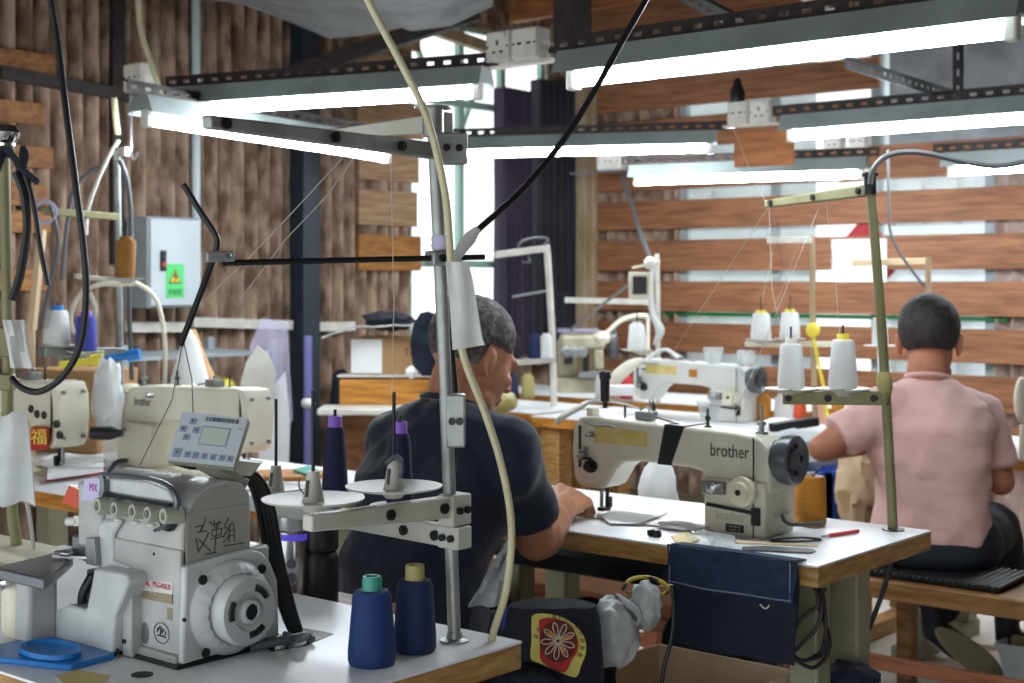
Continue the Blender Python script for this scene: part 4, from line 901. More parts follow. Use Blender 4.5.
for q in (((770, 540), (798, 537.5), (821, 539)), ((771, 541), (798, 541.5), (821, 540))):
    b = B(); b.tube([at(x, y, z=TZ+.005) for x, y in q], .004, n=6, flat=.6); build(b, 'arm', 'black_metal', tw, world=True)
def crumple(c, r, seed, n=18, m=10, amp=.35):
    b = B(); random.seed(seed); c = V(c); rings = []
    for i in range(m+1):
        t = PI*i/m; row = []
        for j in range(n):
            d = V((math.sin(t)*math.cos(2*PI*j/n), math.sin(t)*math.sin(2*PI*j/n), -math.cos(t)))
            k = 1+amp*noise.noise(d*2.1+V((seed*3.7, 0, 0)))+amp*.5*noise.noise(d*5+V((0, seed, 0)))
            p = V((d.x*r[0], d.y*r[1], d.z*r[2]))*k
            if i in (0, m): p = V((0, 0, p.z))+V((d.x, d.y, 0))*1e-4
            row.append(c+p)
        rings.append(row)
    return b.loft(rings)
b = crumple(at(703, 537, z=TZ+.014), (.035, .028, .014), 3); single(b, 'plastic_scrap', 'clear_plastic', 'crumpled clear plastic scrap at the foot of the main machine pillar', 'plastic scrap')
b = crumple(at(722, 540, z=TZ+.014), (.032, .024, .014), 8); single(b, 'plastic_scrap', 'clear_plastic', 'crumpled clear plastic scrap touching the machine number plate', 'plastic scrap')
b = crumple(at(683, 526, z=TZ+.009), (.06, .03, .009), 5, 30, 14); single(b, 'fabric_scrap', 'white_cloth', 'white fabric scraps on the bed of the main machine', 'fabric scrap')
flat([(600, 515), (640, 505), (668, 513), (640, 524), (610, 524)], TZ+.005, .002, 'fabric_piece', 'paper', 'white cloth piece being sewn under the needle of the main machine', 'fabric')
flat([(671, 537), (688, 533), (700, 540), (690, 545), (676, 543)], TZ+.0005, .003, 'paper_card', 'yellow_sticker', 'small yellowed card at the front edge of the middle table', 'card')
b = B(); c = at(655, 534, z=TZ+.006); b.box(c, (.03, .008, .012)); b.box(c+V((.008, -.004, .004)), (.008, .02, .012)); b.box(c+V((-.008, -.004, .004)), (.008, .02, .012)); single(b, 'edge_guide', 'black_metal', 'small black clip on the front edge of the middle table', 'clip')
# denim pouch hung over the front edge
po = thing('denim_pouch', 'dark denim pouch with pale stitching hanging on the front edge of the middle table', 'pouch', (-1.6, 2.615, .545))
def hang(x0, x1, z0, z1, y, bulge, n=14, m=8, top=0):
    g = []
    for i in range(m+1):
        v = i/m; row = []
        for j in range(n+1):
            u_ = j/n; row.append(V((x0+(x1-x0)*u_+.004*math.sin(v*5), y-bulge*math.sin(PI*u_)*(.4+.6*v)-.004*math.sin(u_*11+v*4), z1+(z0-z1)*v-.006*math.sin(PI*u_)*(1-v)*top)))
        g.append(row)
    return g
x0, x1 = -1.748, -1.446
b = B(); b.sheet(hang(x0, x1, .545, .745, 2.618, .012), .006); build(b, 'back_panel', 'denim_dark', po, world=True)
b = B(); b.sheet(hang(x0-.004, x1+.004, .672, .758, 2.606, .012, top=0), .005); fl = build(b, 'flap', 'denim', po, world=True)
b = B(); b.tube([p+V((0, -.0032, .006)) for p in hang(x0, x1, .672, .758, 2.606, .012)[-1]], .0013, n=5, k=1); build(b, 'hem_stitching', 'stitching', fl, world=True)
for xx in (x0+.004, x1-.006):
    b = B(); b.tube([V((xx, 2.6015, .755)), V((xx, 2.601, .71)), V((xx, 2.6, .676))], .0012, n=5, k=1); build(b, 'edge_stitching', 'stitching', fl, world=True)
b = B(); b.sheet([[V((x0+(x1-x0)*j/8, 2.612, .757)) for j in range(9)], [V((x0+(x1-x0)*j/8, 2.66, .7535)) for j in range(9)]], .004); build(b, 'strap_over_edge', 'denim', po, world=True)
b = B(); p = at(765, 606, y=2.595); b.tube([p+V((-.012, 0, .002)), p+V((-.004, 0, -.004)), p+V((.004, 0, -.004)), p+V((.01, 0, .003))], .0015, n=6); build(b, 'thread_end', 'white_thread', po, world=True)
# oil pan under the main machine
pan = thing('oil_pan', 'black oil pan under the left half of the middle table', 'oil pan', (-2.1, 2.8, .6))
b = B(); b.loft([[V((x, y, z)) for x, y in q] for q, z in (([(-2.30, 2.69), (-1.85, 2.69), (-1.85, 2.95), (-2.30, 2.95)], .635), ([(-2.36, 2.66), (-1.79, 2.66), (-1.79, 2.98), (-2.36, 2.98)], .70))]); build(b, 'pan', 'black_rubber', pan, world=True, bevel=.008)
b = B(); b.bb((-2.38, 2.645, .688), (-1.77, 2.66, .704)); build(b, 'rim', 'black_metal', pan, world=True)
motor = thing('motor', 'dark clutch motor slung under the middle table', 'motor', (-1.9, 3.0, .4))
b = B(); b.cyl((-2.02, 3.05, .42), (-1.80, 3.05, .42), .085, n=24); b.cyl((-1.80, 3.05, .42), (-1.76, 3.05, .42), .06, n=24); build(b, 'housing', 'dark', motor, world=True, bevel=.01)
b = B(); b.bar((-1.9, 3.05, .5), (-1.9, 3.05, .704), .05, .05); build(b, 'mount', 'dark', motor, world=True)
# knotted grey plastic bag and yellow-black strap hanging below
b = B(); b.tube([at(*q, d=2.98) for q in ((622, 590), (630, 580), (645, 577), (660, 581), (668, 588), (664, 594), (648, 596), (634, 594), (626, 592))], .006, n=8, flat=.7); single(b, 'strap', 'yellow_black', 'yellow strap ring hanging under the middle table above the grey bag', 'strap')
g1 = thing('plastic_bag', 'knotted grey plastic bag hanging under the middle table', 'plastic bag', at(615, 672, d=2.96))
b = crumple(at(613, 632, d=2.96), (.056, .05, .07), 12, 40, 26, .2); build(b, 'bag', 'plastic_bag', g1, world=True, smooth=75)
b = crumple(at(646, 606, d=2.97), (.034, .03, .045), 15, 32, 20, .3); build(b, 'neck', 'plastic_bag', g1, world=True, smooth=75)
b = B(); b.tube([at(*q, d=2.94) for q in ((617, 594), (627, 603), (636, 610), (640, 618), (637, 624))], [.004, .012, .014, .01, .005], flat=.6); build(b, 'knot', 'plastic_bag', g1, world=True)
b = B(); b.tube([at(*q, d=2.94) for q in ((672, 585), (674, 610), (671, 640), (664, 668), (660, 700))], .0045, n=8); single(b, 'knee_lifter_rod', 'black_metal', 'thin black rod hanging left of the denim pouch', 'rod')
# cardboard box under the table
bx = thing('cardboard_box', 'open cardboard box on the floor under the middle table', 'box', (-1.745, 2.64, 0))
X0, X1, Y0, Y1, ZB = -1.93, -1.56, 2.45, 2.83, .47
b = B(); b.bb((X0, Y0, 0), (X1, Y1, .006)); build(b, 'bottom', 'cardboard', bx, world=True)
for p, q, nm in (((X0, Y0, .006), (X0+.006, Y1, ZB), 'side'), ((X1-.006, Y0, .006), (X1, Y1, ZB), 'side'), ((X0, Y0, .006), (X1, Y0+.006, ZB-.02), 'side'), ((X0, Y1-.006, .006), (X1, Y1, ZB), 'side')):
    b = B(); b.bb(p, q); build(b, nm, 'cardboard_light', bx, world=True)
b = crumple((-1.745, 2.64, .20), (.12, .12, .15), 21, 24, 14, .2); single(b, 'cloth_bundle', 'grey_cloth', 'crumpled grey cloth filling the open cardboard box', 'cloth')
# dark cloth bag with embroidered patch on a low stool
st2 = thing('stool', 'low wooden stool carrying the dark cloth with the round patch', 'stool', (-1.79, 2.27, 0))
b = B(); b.bb((-.15, -.14, .33), (.15, .14, .36)); build(b, 'seat', 'bench_red', st2, bevel=.005)
for sx in (-1, 1):
    for sy in (-1, 1):
        b = B(); b.bar((sx*.14, sy*.12, 0), (sx*.12, sy*.11, .33), .03, .03); build(b, 'leg', 'bench_red', st2)
pc = thing('cloth_bag', 'dark navy cloth bag with a round embroidered patch beside the table leg', 'bag', (-1.79, 2.27, .36))
dB = 2.80
def bp(px, py, off=0): return at(px, py, d=dB-off)
b = B(); rings = []
for py, l, r in ((778, 500, 606), (720, 498, 606), (680, 500, 606), (650, 502, 604), (625, 503, 602), (612, 508, 598), (610, 520, 590)):
    c = bp((l+r)/2, py); hw = (r-l)/2/1440*dB; rings.append([c + RGT*hw*math.cos(t*PI/12) + FWD*(.05*math.sin(t*PI/12)+.06) for t in range(24)])
b.loft(rings); build(b, 'bag', 'black_cloth', pc, world=True)
def pat(pts, off, m, nm, par): 
    if len(pts) > 8 and nm != 'patch_disc':
        P_ = [V((x, y, 0)) for x, y in pts]; n_ = len(P_); pts = []
        for i in range(n_):
            a, b_, c_, e_ = P_[i-1], P_[i], P_[(i+1) % n_], P_[(i+2) % n_]
            for t in (0, .25, .5, .75): v_ = .5*((2*b_)+(c_-a)*t+(2*a-5*b_+4*c_-e_)*t*t+(3*b_-a-3*c_+e_)*t**3); pts.append((v_.x, v_.y))
    b = B(); q = [bp(490+x/6.024, 570+y/6.024, off) for x, y in pts]; b.loft([q, [p-FWD*.003 for p in q]]); return build(b, nm, m, par, world=True)
OF = -.008
pp = pat([(262, 270), (340, 262), (440, 285), (520, 340), (570, 410), (578, 490), (550, 570), (520, 640), (450, 625), (300, 560), (245, 530), (250, 420), (250, 320)], OF, 'patch_yellow', 'patch_border', pc)
pat([(300, 300), (380, 292), (450, 315), (505, 365), (530, 430), (525, 490), (490, 545), (455, 610), (400, 605), (310, 545), (300, 450), (298, 360)], OF+.004, 'patch_red', 'patch_field', pp)
pat([(410+112*math.cos(t*PI/14), 428+125*math.sin(t*PI/14)) for t in range(28)], OF+.007, 'patch_maroon', 'patch_disc', pp)
for k in range(9):
    a = k*2*PI/9+.3; b = B(); e = lambda r, s: bp(490+(410+r*math.cos(a+s))/6.024, 570+(428+r*1.1*math.sin(a+s))/6.024, OF+.0105)
    b.tube([e(10, 0), e(45, .22), e(80, .18), e(104, 0), e(80, -.18), e(45, -.22), e(10, 0)], .0009, n=5, k=3); build(b, 'petal_outline', 'patch_cream', pp, world=True)
    if k in (1, 5, 8):
        q = [(410+r*math.cos(a+s), 428+r*1.1*math.sin(a+s)) for r, s in ((30, 0), (60, .15), (92, 0), (60, -.15))]; pat(q, OF+.0095, 'patch_orange', 'petal_fill', pp)
for k in range(13):
    a = -2.9+k*.28; c = (415+142*math.cos(a), 440+160*math.sin(a)); b = B(); p = bp(490+c[0]/6.024, 570+c[1]/6.024, OF+.0045); tn = (-RGT*math.sin(a)-Z*math.cos(a)); rd = RGT*math.cos(a)-Z*math.sin(a)
    b.tube([p-rd*.004-tn*.002, p+rd*.004-tn*.001, p+rd*.003+tn*.003, p-rd*.003+tn*.002], .0009, n=5, k=1); build(b, 'border_stitch', 'ink', pp, world=True)
b = crumple(bp(528, 690), (.07, .06, .05), 31, 22, 12, .25); single(b, 'jeans', 'denim_dark', 'folded dark jeans in front of the bag with the round patch', 'jeans')
b = B(); b.ell(bp(512, 622, -.06), (.022, .02, .035)); single(b, 'cloth_roll', 'royal_thread', 'royal blue cloth roll peeking behind the air hose end', 'cloth')
# cables under the right end of the table
cb2 = thing('cable_loops', 'black cable loops hanging behind the right leg of the middle table', 'cables', at(790, 660, d=3.1))
for k, pts in enumerate((((815, 588), (818, 605), (800, 620), (790, 645), (800, 660), (822, 655), (826, 640)), ((818, 588), (822, 610), (815, 630), (798, 648), (792, 656), (812, 668), (826, 658)), ((822, 588), (826, 625), (822, 650), (808, 660)), ((826, 588), (818, 602), (830, 640), (824, 662)))):
    b = B(); b.tube([at(x, y, d=2.99+.012*k) for x, y in pts], .0042, n=8); build(b, 'cable', 'cord_black', cb2, world=True)
b = B(); b.tube([at(*q, d=3.45) for q in ((893, 555), (888, 575), (880, 600), (868, 630), (858, 650))], .0065, n=8); single(b, 'cable', 'cord_black', 'black cable dropping from under the right end of the middle table', 'cable')
b = crumple(at(850, 676, d=3.12), (.062, .06, .03), 41, 24, 12, .3); single(b, 'cloth_tie', 'denim_dark', 'dark denim scrap wrapped round the right table leg', 'cloth')
# ================================================================== BENCHES
def bench(x0, x1, y0, y1, z, label, m, rail=.24, mid=None):
    t = thing('bench', label, 'bench', ((x0+x1)/2, (y0+y1)/2, 0), 0)
    b = B(); b.bb((x0, y0, z-.055), (x1, y1, z)); build(b, 'seat', m, t, world=True, bevel=.005)
    for x in (x0+.1, x1-.1):
        for y in (y0+.04, y1-.04):
            b = B(); b.bb((x-.025, y-.025, 0), (x+.025, y+.025, z-.055)); build(b, 'leg', 'bench_red', t, world=True, bevel=.003)
        b = B(); b.bb((x-.02, y0+.06, rail+.08), (x+.02, y1-.06, rail+.14)); build(b, 'end_rail', 'bench_wood', t, world=True)
    if mid:
        b = B(); b.bb((mid-.025, y1-.065, 0), (mid+.025, y1-.015, z-.055)); build(b, 'leg', 'bench_wood', t, world=True, bevel=.003)
    for y in ((y0+.04, y1-.04) if not mid else (y0+.04,)):
        b = B(); b.bb((x0+.12, y-.015, rail), (x1-.12, y+.015, rail+.04)); build(b, 'rail', 'bench_red', t, world=True, bevel=.003)
    return t
bench(-2.37, -.7, 3.92, 4.27, .45, 'long wooden bench under the pink shirted man', 'bench_wood', .18, mid=-1.95)
bench(-3.75, -2.5, 3.75, 4.05, .42, 'low reddish wooden bench behind the left end of the middle table', 'bench_pale', .16)
bench(-3.25, -2.0, 3.26, 3.5, .50, 'reddish bench close behind the middle table, carrying the white bag', 'bench_pale', .36)
cu = thing('seat_mat', 'black ribbed seat mat on the long bench', 'mat', (-1.75, 4.08, .45))
b = B(); b.bb((-1.985, 3.955, .4505), (-1.56, 4.22, .472)); build(b, 'pad', 'black_rubber', cu, world=True, bevel=.008)
for k in range(22):
    b = B(); x = -1.975+.42*k/21; b.cyl((x, 3.952, .466), (x, 4.2, .473), .0062, n=8); build(b, 'rib', 'dark', cu, world=True)
wp = at(658, 487, d=3.98); b = crumple((wp.x, wp.y, .675), (.06, .055, .165), 51, 22, 14, .16); wbg = single(b, 'plastic_bag', 'white_cloth', 'white plastic bag standing behind the middle table under the machine arm', 'plastic bag', smooth=75)

# bin and crate on the right
bn = thing('bin', 'pale grey plastic bin at the lower right corner under the bench', 'bin', at(1048, 705, d=4.7)*V((1, 1, 0)))
b = B(); c = at(1048, 705, d=4.7)*V((1, 1, 0)); b.loft([[c+V((x*k, y*k, z)) for x, y in ((-.13, -.10), (.13, -.10), (.13, .10), (-.13, .10))] for k, z in ((.8, 0), (1, .13), (1.06, .13), (1.06, .145), (.98, .145), (.8, .02))], True, False); build(b, 'tub', 'panel_grey', bn, world=True)
cr = thing('crate', 'blue plastic crate on the floor beyond the amber cone', 'crate', at(818, 522, d=4.9)*V((1, 1, 0))+Z*.45)
c = at(818, 522, d=4.9); c.z = .45; zt = at(824, 474, d=4.75).z-.45
b = B(); b.bb((c.x-.1, c.y-.1, .41), (c.x+.1, c.y+.1, .449))
ks = thing('stool', 'reddish stool under the blue crate beyond the middle table', 'stool', (c.x, c.y, 0)); build(b, 'seat', 'bench_red', ks, world=True, bevel=.004)
for sx in (-.08, .08):
    for sy in (-.08, .08):
        b = B(); b.bb((c.x+sx-.015, c.y+sy-.015, 0), (c.x+sx+.015, c.y+sy+.015, .41)); build(b, 'leg', 'bench_red', ks, world=True)
b = B()
for sx, sy, L, ax in ((0, -.085, .17, 0), (0, .085, .17, 0), (-.085, 0, .17, 1), (.085, 0, .17, 1)):
    for k in range(9):
        z = .02+(zt-.04)*k/8
        b.box(c+V((sx, sy, z)), (L if ax == 0 else .01, .01 if ax == 0 else L, .022))
    for k in range(7):
        o = -L/2+L*k/6; b.box(c+V((sx+(o if ax == 0 else 0), sy+(o if ax == 1 else 0), zt/2)), (.016, .016, zt))
b.box(c+V((0, 0, .01)), (.17, .17, .01)); build(b, 'basket', 'blue_crate', cr, world=True)
# ================================================================== ROW BEHIND: stands, cones, scraps
def cup(c, label, r=.03, h=.05, flip=False):
    pr = [(r*.7, 0), (r, h), (r*.94, h), (r*.64, .004), (.001, .004)]
    if flip: pr = [(r, 0), (r*.7, h), (.001, h)]
    b = B(); b.lathe(pr, c, n=20); return single(b, 'plastic_cup', 'clear_plastic', label, 'cup')
cup(at(713, 363, d=5.95), 'clear plastic cup on top of the second machine, left one', .045, .065)
cup(at(746, 365, d=5.85), 'clear plastic cup on top of the second machine beside its hand wheel', .04, .06)
cup(at(709, 420, d=3.42), 'clear plastic cup standing on top of the main machine', .03, .044)
ps = thing('thread_stand', 'pale pole thread stand with two white cones right of the second machine', 'thread stand', at(815, 440, d=5.75)*V((1, 1, 0))+Z*TZ)
p0 = at(815, 430, d=5.75); p0.z = TZ
b = B(); b.tube([p0, at(813, 330, d=5.75), at(812, 236, d=5.75)], .0115, n=12, k=2); build(b, 'pole', 'post_beige', ps, world=True)
arm(at(812, 240, d=5.74), at(768, 240, d=5.9), 'white_plastic', .026, .02, ps, 'upper_arm'); arm(at(834, 344, d=5.73), at(745, 344, d=5.78), 'machine_cream', .02, .05, ps, 'lower_arm')
for q, lb in (((761, 341), 'white cone with yellow top, left on the pale pole stand'), ((790, 340), 'white cone with yellow top, right on the pale pole stand')):
    c = at(*q, d=5.75); dish(c, .062, ps, .13, False); cone(c+Z*.006, lb, 'white_thread', 'yellow_plastic', .041, .033, .105, .012, 'white cones on the pale pole stand')
b = B(); b.tube([at(*q, d=5.70) for q in ((812, 326), (813, 335), (818, 360), (824, 390), (828, 420), (834, 448))], .013, n=8, flat=.25); b.ell(at(813, 330, d=5.70), (.03, .02, .03)); single(b, 'tape_measure', 'yellow_plastic', 'yellow tape measure hanging on the pale pole stand', 'tape measure')
cone(at(764, 421, z=TZ), 'orange thread cone on the table right of the second machine', 'orange_thread', 'orange_thread', .03, .028, .1, .01)
cone(at(782, 421, z=TZ), 'white thread cone on the table next to the orange cone', 'white_thread', 'white_plastic', .034, .028, .1, .012, 'white cones behind the black box')
cone(at(797, 419, z=TZ), 'white thread cone behind the long black box', 'white_thread', 'white_plastic', .034, .028, .1, .012, 'white cones behind the black box')
b = B(); b.bar(at(772, 428, d=5.2), at(816, 421, d=5.25), .05, .03); single(b, 'black_case', 'dark', 'long black case lying behind the main machine hand wheel', 'case')
p = at(790, 470, d=5.1); b = crumple(at(800, 452, d=5.1), (.16, .13, .075), 61, 26, 14, .25); single(b, 'cloth_heap', 'grey_cloth', 'heap of pale grey cloth under the pink shirted man\'s left forearm', 'cloth')
b = crumple(at(792, 432, d=5.4), (.15, .12, .05), 64, 26, 14, .25); single(b, 'cloth_heap', 'white_cloth', 'heap of white cloth behind the main machine hand wheel', 'cloth')
b = crumple(at(862, 482, d=4.72), (.085, .07, .14), 66, 36, 24, .38); single(b, 'cloth_bundle', 'cardboard_light', 'tan cloth bundle beside the pink shirted man, beyond the crate', 'cloth')
for q, m_, lb in (((800, 412), 'orange_red', 'small orange spool far behind the black case'), ((838, 408), 'orange_thread', 'small amber spool left of the olive pole'), ((820, 412), 'pink_thread', 'small peach spool between the two other small spools')):
    c = at(*q, d=5.8); c.z = TZ; cone(c, lb, m_, m_, .028, .024, .09, .01)
b = crumple(at(1018, 448, d=4.9), (.1, .12, .03), 71, 22, 12, .25); single(b, 'cloth_heap', 'white_cloth', 'white cloth at the right edge on the table beyond the pink shirted man', 'cloth')
b = B(); b.ell(at(1022, 400, d=4.6), (.02, .05, .075)); b.cyl(at(1023, 425, d=4.62), V((at(1023, 425, d=4.62).x, at(1023, 425, d=4.62).y, TZ)), .012, n=10); single(b, 'lamp_head', 'machine_cream', 'cream rounded machine part cut by the right edge beside the pink shirt', 'machine part')
ts = thing('thread_stand', 'cream pole stand with a side arm directly behind the pink shirted man\'s head', 'thread stand', V((at(928, 300, d=5.5).x, at(928, 300, d=5.5).y, TZ)))
pq = at(928, 300, d=5.5); b = B(); b.cyl(V((pq.x, pq.y, TZ)), at(928, 257, d=5.5), .0115, n=12); build(b, 'pole', 'post_beige', ts, world=True)
arm(at(930, 261, d=5.5), at(852, 263, d=5.6), 'cardboard_light', .026, .02, ts, 'upper_arm')
b = B(); b.tube([at(*q, d=5.5) for q in ((888, 150), (889, 215), (893, 240), (908, 265), (924, 286))], .0055, n=7); single(b, 'cord', 'cord_grey', 'thin grey cord hanging from the lamps to the pole behind the pink man\'s head', 'cord')
b = B(); b.cyl(at(880, 345, d=5.4), at(880, 318, d=5.4), .03, .026, n=18); b.cyl(at(880, 346, d=5.4), at(880, 345, d=5.4), .06, n=18); c = at(880, 346, d=5.4); b.cyl(V((c.x, c.y, TZ)), c, .01, n=10); single(b, 'thread_cone', 'white_thread', 'white cone half hidden behind the olive pole near the pink man\'s ear', 'thread')
# ================================================================== FAR CORNER: chain stitch machine and its stand
cm = thing('chain_stitch_machine', 'bulky cream chain stitch machine at the far wall below the curtains', 'sewing machine', V((at(580, 380, d=7.6).x, at(580, 380, d=7.6).y, TZ)))
def fb(px0, py0, px1, py1, d, dep, m, nm, par, bevel=.01):
    c = at((px0+px1)/2, (py0+py1)/2, d=d); w_ = (px1-px0)/1440*d; h_ = (py1-py0)/1440*d
    b = B(); b.box(c+FWD*dep/2, (w_, dep, h_), R=Matrix((RGT, FWD, Z)).transposed()); return build(b, nm, m, par, world=True, bevel=bevel)
fb(556, 378, 604, 394, 7.4, .2, 'machine_old', 'base', cm); fb(558, 338, 576, 380, 7.45, .18, 'machine_old', 'column', cm, .03); fb(560, 334, 606, 351, 7.42, .16, 'machine_old', 'arm', cm, .025); fb(594, 350, 604, 370, 7.4, .1, 'machine_old', 'head', cm, .012)
fb(583, 352, 589, 374, 7.38, .03, 'black_metal', 'needle_bar', cm, .004); fb(558, 329, 600, 333, 7.42, .18, 'acrylic_violet', 'top_tray', cm, .004); fb(578, 372, 600, 378, 7.36, .12, 'steel_dull', 'cloth_plate', cm, .004); fb(564, 356, 573, 364, 7.42, .02, 'dark', 'motor_cover', cm, .004)
for px in (566, 574, 582):
    b = B(); c = at(px, 352, d=7.37); b.lathe([(.03, 0), (.03, .02), (.018, .025), (.018, .05), (.001, .05)], c, -FWD, n=14); build(b, 'tension_knob', 'steel_dull', cm, world=True)
b = B(); b.lathe([(.075, 0), (.085, .01), (.085, .04), (.03, .05), (.001, .05)], at(608, 343, d=7.5), RGT, n=24); build(b, 'hand_wheel', 'wheel_grey', cm, world=True)
b = B(); b.tube([at(*q, d=7.2) for q in ((648, 316), (636, 316), (622, 320), (612, 328), (604, 336))], .012, n=8); b.ell(at(602, 338, d=7.2), (.045, .045, .035)); c = at(648, 316, d=7.2); b.cyl(V((c.x, c.y, TZ)), c, .01); single(b, 'gooseneck_lamp', 'machine_cream', 'cream gooseneck lamp bending left from the pole with the white rag', 'lamp')
ws = thing('thread_stand', 'tall white thread stand with two tiers below the dark curtain', 'thread stand', V((at(552, 400, d=6.6).x, at(552, 400, d=6.6).y, TZ)))
c0 = at(554, 408, d=6.6)
b = B(); b.tube([V((c0.x, c0.y, TZ)), at(552, 330, d=6.6), at(547, 250, d=6.6)], .016, n=10, k=2); build(b, 'pole', 'white_plastic', ws, world=True)
arm(at(549, 248, d=6.6), at(495, 255, d=6.5), 'white_plastic', .03, .03, ws, 'upper_arm'); arm(at(552, 290, d=6.6), at(512, 297, d=6.6), 'steel_dull', .012, .012, ws, 'thread_rod'); arm(at(553, 359, d=6.6), at(498, 364, d=6.5), 'stand_white', .025, .08, ws, 'lower_arm')
b = B(); b.tube([at(*q, d=6.58) for q in ((518, 256), (520, 243), (535, 238), (548, 240), (540, 248), (528, 252), (530, 262), (522, 262))], .006, n=6); build(b, 'cord', 'cord_grey', ws, world=True)
for q, m_, lb in (((514, 358), 'curtain_dark', 'black spool on the tall white stand'), ((535, 358), 'blue_thread_dark', 'dark blue spool on the tall white stand'), ((546, 358), 'white_thread', 'white spool at the pole of the tall white stand')):
    c = at(*q, d=6.55); cone(c, lb, m_, m_, .032, .026, .1, .012)
c = at(529, 372, d=6.7); c.z = at(529, 366, d=6.7).z
for px, m_, lb in ((528, 'sand_plastic', 'sand coloured spool on the farthest table under the white stand'), (512, 'navy_thread', 'navy spool on the farthest table under the white stand'), (602, 'white_thread', 'white spool right of the chain stitch machine'), (614, 'pink_thread', 'salmon spool right of the chain stitch machine'), (626, 'red_cloth', 'red spool next to the second machine head')):
    c = at(px, 394, d=7.05); c.z = TZ; cone(c, lb, m_, m_, .034, .028, .11, .01)
pl = thing('thread_stand', 'pole stand with small dish, white rag and dark square lamp at the plank wall', 'thread stand', V((at(657, 380, d=6.7).x, at(657, 380, d=6.7).y, TZ)))
c0 = at(658, 390, d=6.75); b = B(); b.tube([V((c0.x, c0.y, TZ)), at(658, 330, d=6.75), at(657, 254, d=6.75)], .012, n=10, k=2); build(b, 'pole', 'white_plastic', pl, world=True)
b = B(); b.tube([at(*q, d=6.72) for q in ((652, 268), (650, 290), (653, 315), (660, 330), (655, 345))], [.012, .022, .018, .03, .012], flat=.6); build(b, 'hanging_rag', 'rag_white', pl, world=True)
fb(629, 272, 651, 298, 6.7, .03, 'machine_cream', 'lamp_frame', pl, .006); fb(633, 276, 647, 294, 6.68, .02, 'dark', 'lamp_glass', pl, .002)
arm(at(660, 262, d=6.72), at(632, 268, d=6.7), 'machine_cream', .012, .012, pl, 'lamp_arm'); b = B(); b.ell(at(650, 263, d=6.7), .03); build(b, 'lamp_joint', 'white_plastic', pl, world=True)
dd = at(637, 351, d=6.7); dish(dd, .075, pl, .14, False); arm(at(657, 353, d=6.72), dd-Z*.01, 'machine_cream', .015, .02, pl, 'lower_arm')
cone(dd+Z*.006, 'white cone on the small dish by the plank wall', 'white_thread', 'white_plastic', .044, .034, .12, .012)
b = B(); b.bar(at(566, 300, d=7.9), at(652, 302, d=7.5), .02, .03); single(b, 'white_rail', 'white_plastic', 'thin white rail running from the corner post to the rag pole', 'rail')
b = B(); b.bar(at(570, 330, d=7.2), at(634, 280, d=6.72), .008, .012); single(b, 'support_rod', 'steel_dull', 'thin rod slanting up to the dark square lamp', 'rod')
b = B(); b.tube([at(622, 174, d=8), at(632, 205, d=7.8), (at(640, 232, d=7.6)), at(650, 258, d=7.2)], .012, n=7); single(b, 'cord', 'cord_grey', 'grey cord hanging from the cream socket down the plank wall', 'cord')
fb(604, 386, 640, 396, 6.9, .1, 'paper', 'paper_pack', None, .003)
for o in bpy.data.objects:
    if o.name == 'paper_pack': setp(o, 'pale paper pack on the farthest table behind the main machine', 'paper')
b = crumple(at(500, 401, d=6.0), (.07, .07, .05), 81, 20, 10, .2); single(b, 'cloth_heap', 'sand_plastic', 'khaki cloth heap on the table in front of the navy man\'s face', 'cloth')
# ================================================================== LEFT SIDE CLUTTER
# electrical cabinet on the corrugated wall
xf = -5.19; pa, pb_ = at(147, 216, x=xf), at(200, 216, x=xf); zb = at(172, 308, x=xf).z; zt2 = pa.z
ec = thing('electrical_cabinet', 'pale grey electrical cabinet with green warning sticker on the corrugated wall', 'electrical cabinet', (-5.3, pa.y, zb))
b = B(); b.bb((-5.37, pa.y, zb), (xf, pb_.y, zt2)); build(b, 'box', 'panel_side', ec, world=True, bevel=.004)
b = B(); b.bb((xf, pa.y+.01, zb+.01), (xf+.014, pb_.y-.005, zt2-.01)); dr = build(b, 'door', 'panel_grey', ec, world=True, bevel=.004)
b = B(); q = at(163, 262, x=xf+.016); b.bb((xf+.013, q.y-.014, q.z-.04), (xf+.024, q.y+.014, q.z+.05)); build(b, 'handle', 'black_rubber', dr, world=True, bevel=.003)
b = B(); b.bb((xf+.02, q.y-.009, q.z-.02), (xf+.026, q.y+.009, q.z)); build(b, 'red_button', 'red_plastic', dr, world=True)
s0, s1_ = at(166, 298, x=xf+.015), at(184, 264, x=xf+.015); b = B(); b.bb((xf+.014, s0.y, s0.z), (xf+.0155, s1_.y, s1_.z)); sk_ = build(b, 'warning_sticker', 'green_sticker', dr, world=True)
sc = (s0+s1_)/2; cz_ = s0.z+(s1_.z-s0.z)*.62; hw_ = (s1_.y-s0.y)*.36
for m_, k_, xx in (('ink', 1.0, .0155), ('sign_yellow', .8, .0162)):
    b = B(); b.prism([(-hw_*k_, -hw_*.85*k_), (hw_*k_, -hw_*.85*k_), (0, hw_*1.0*k_)], (xf+xx, sc.y, cz_), Y, Z, X*.0006); build(b, 'warning_triangle', m_, dr, world=True)
b = B(); b.prism([(.004, .03), (-.012, -.002), (.0, -.002), (-.006, -.028), (.014, .006), (.001, .006)], (xf+.0169, sc.y, cz_), Y, Z, X*.0006); build(b, 'bolt_symbol', 'ink', dr, world=True)
lettering('有电危险', .03, (xf+.0162, sc.y, s0.z+(s1_.z-s0.z)*.16), Y, Z, 'ink', dr, width=(s1_.y-s0.y)*.75)
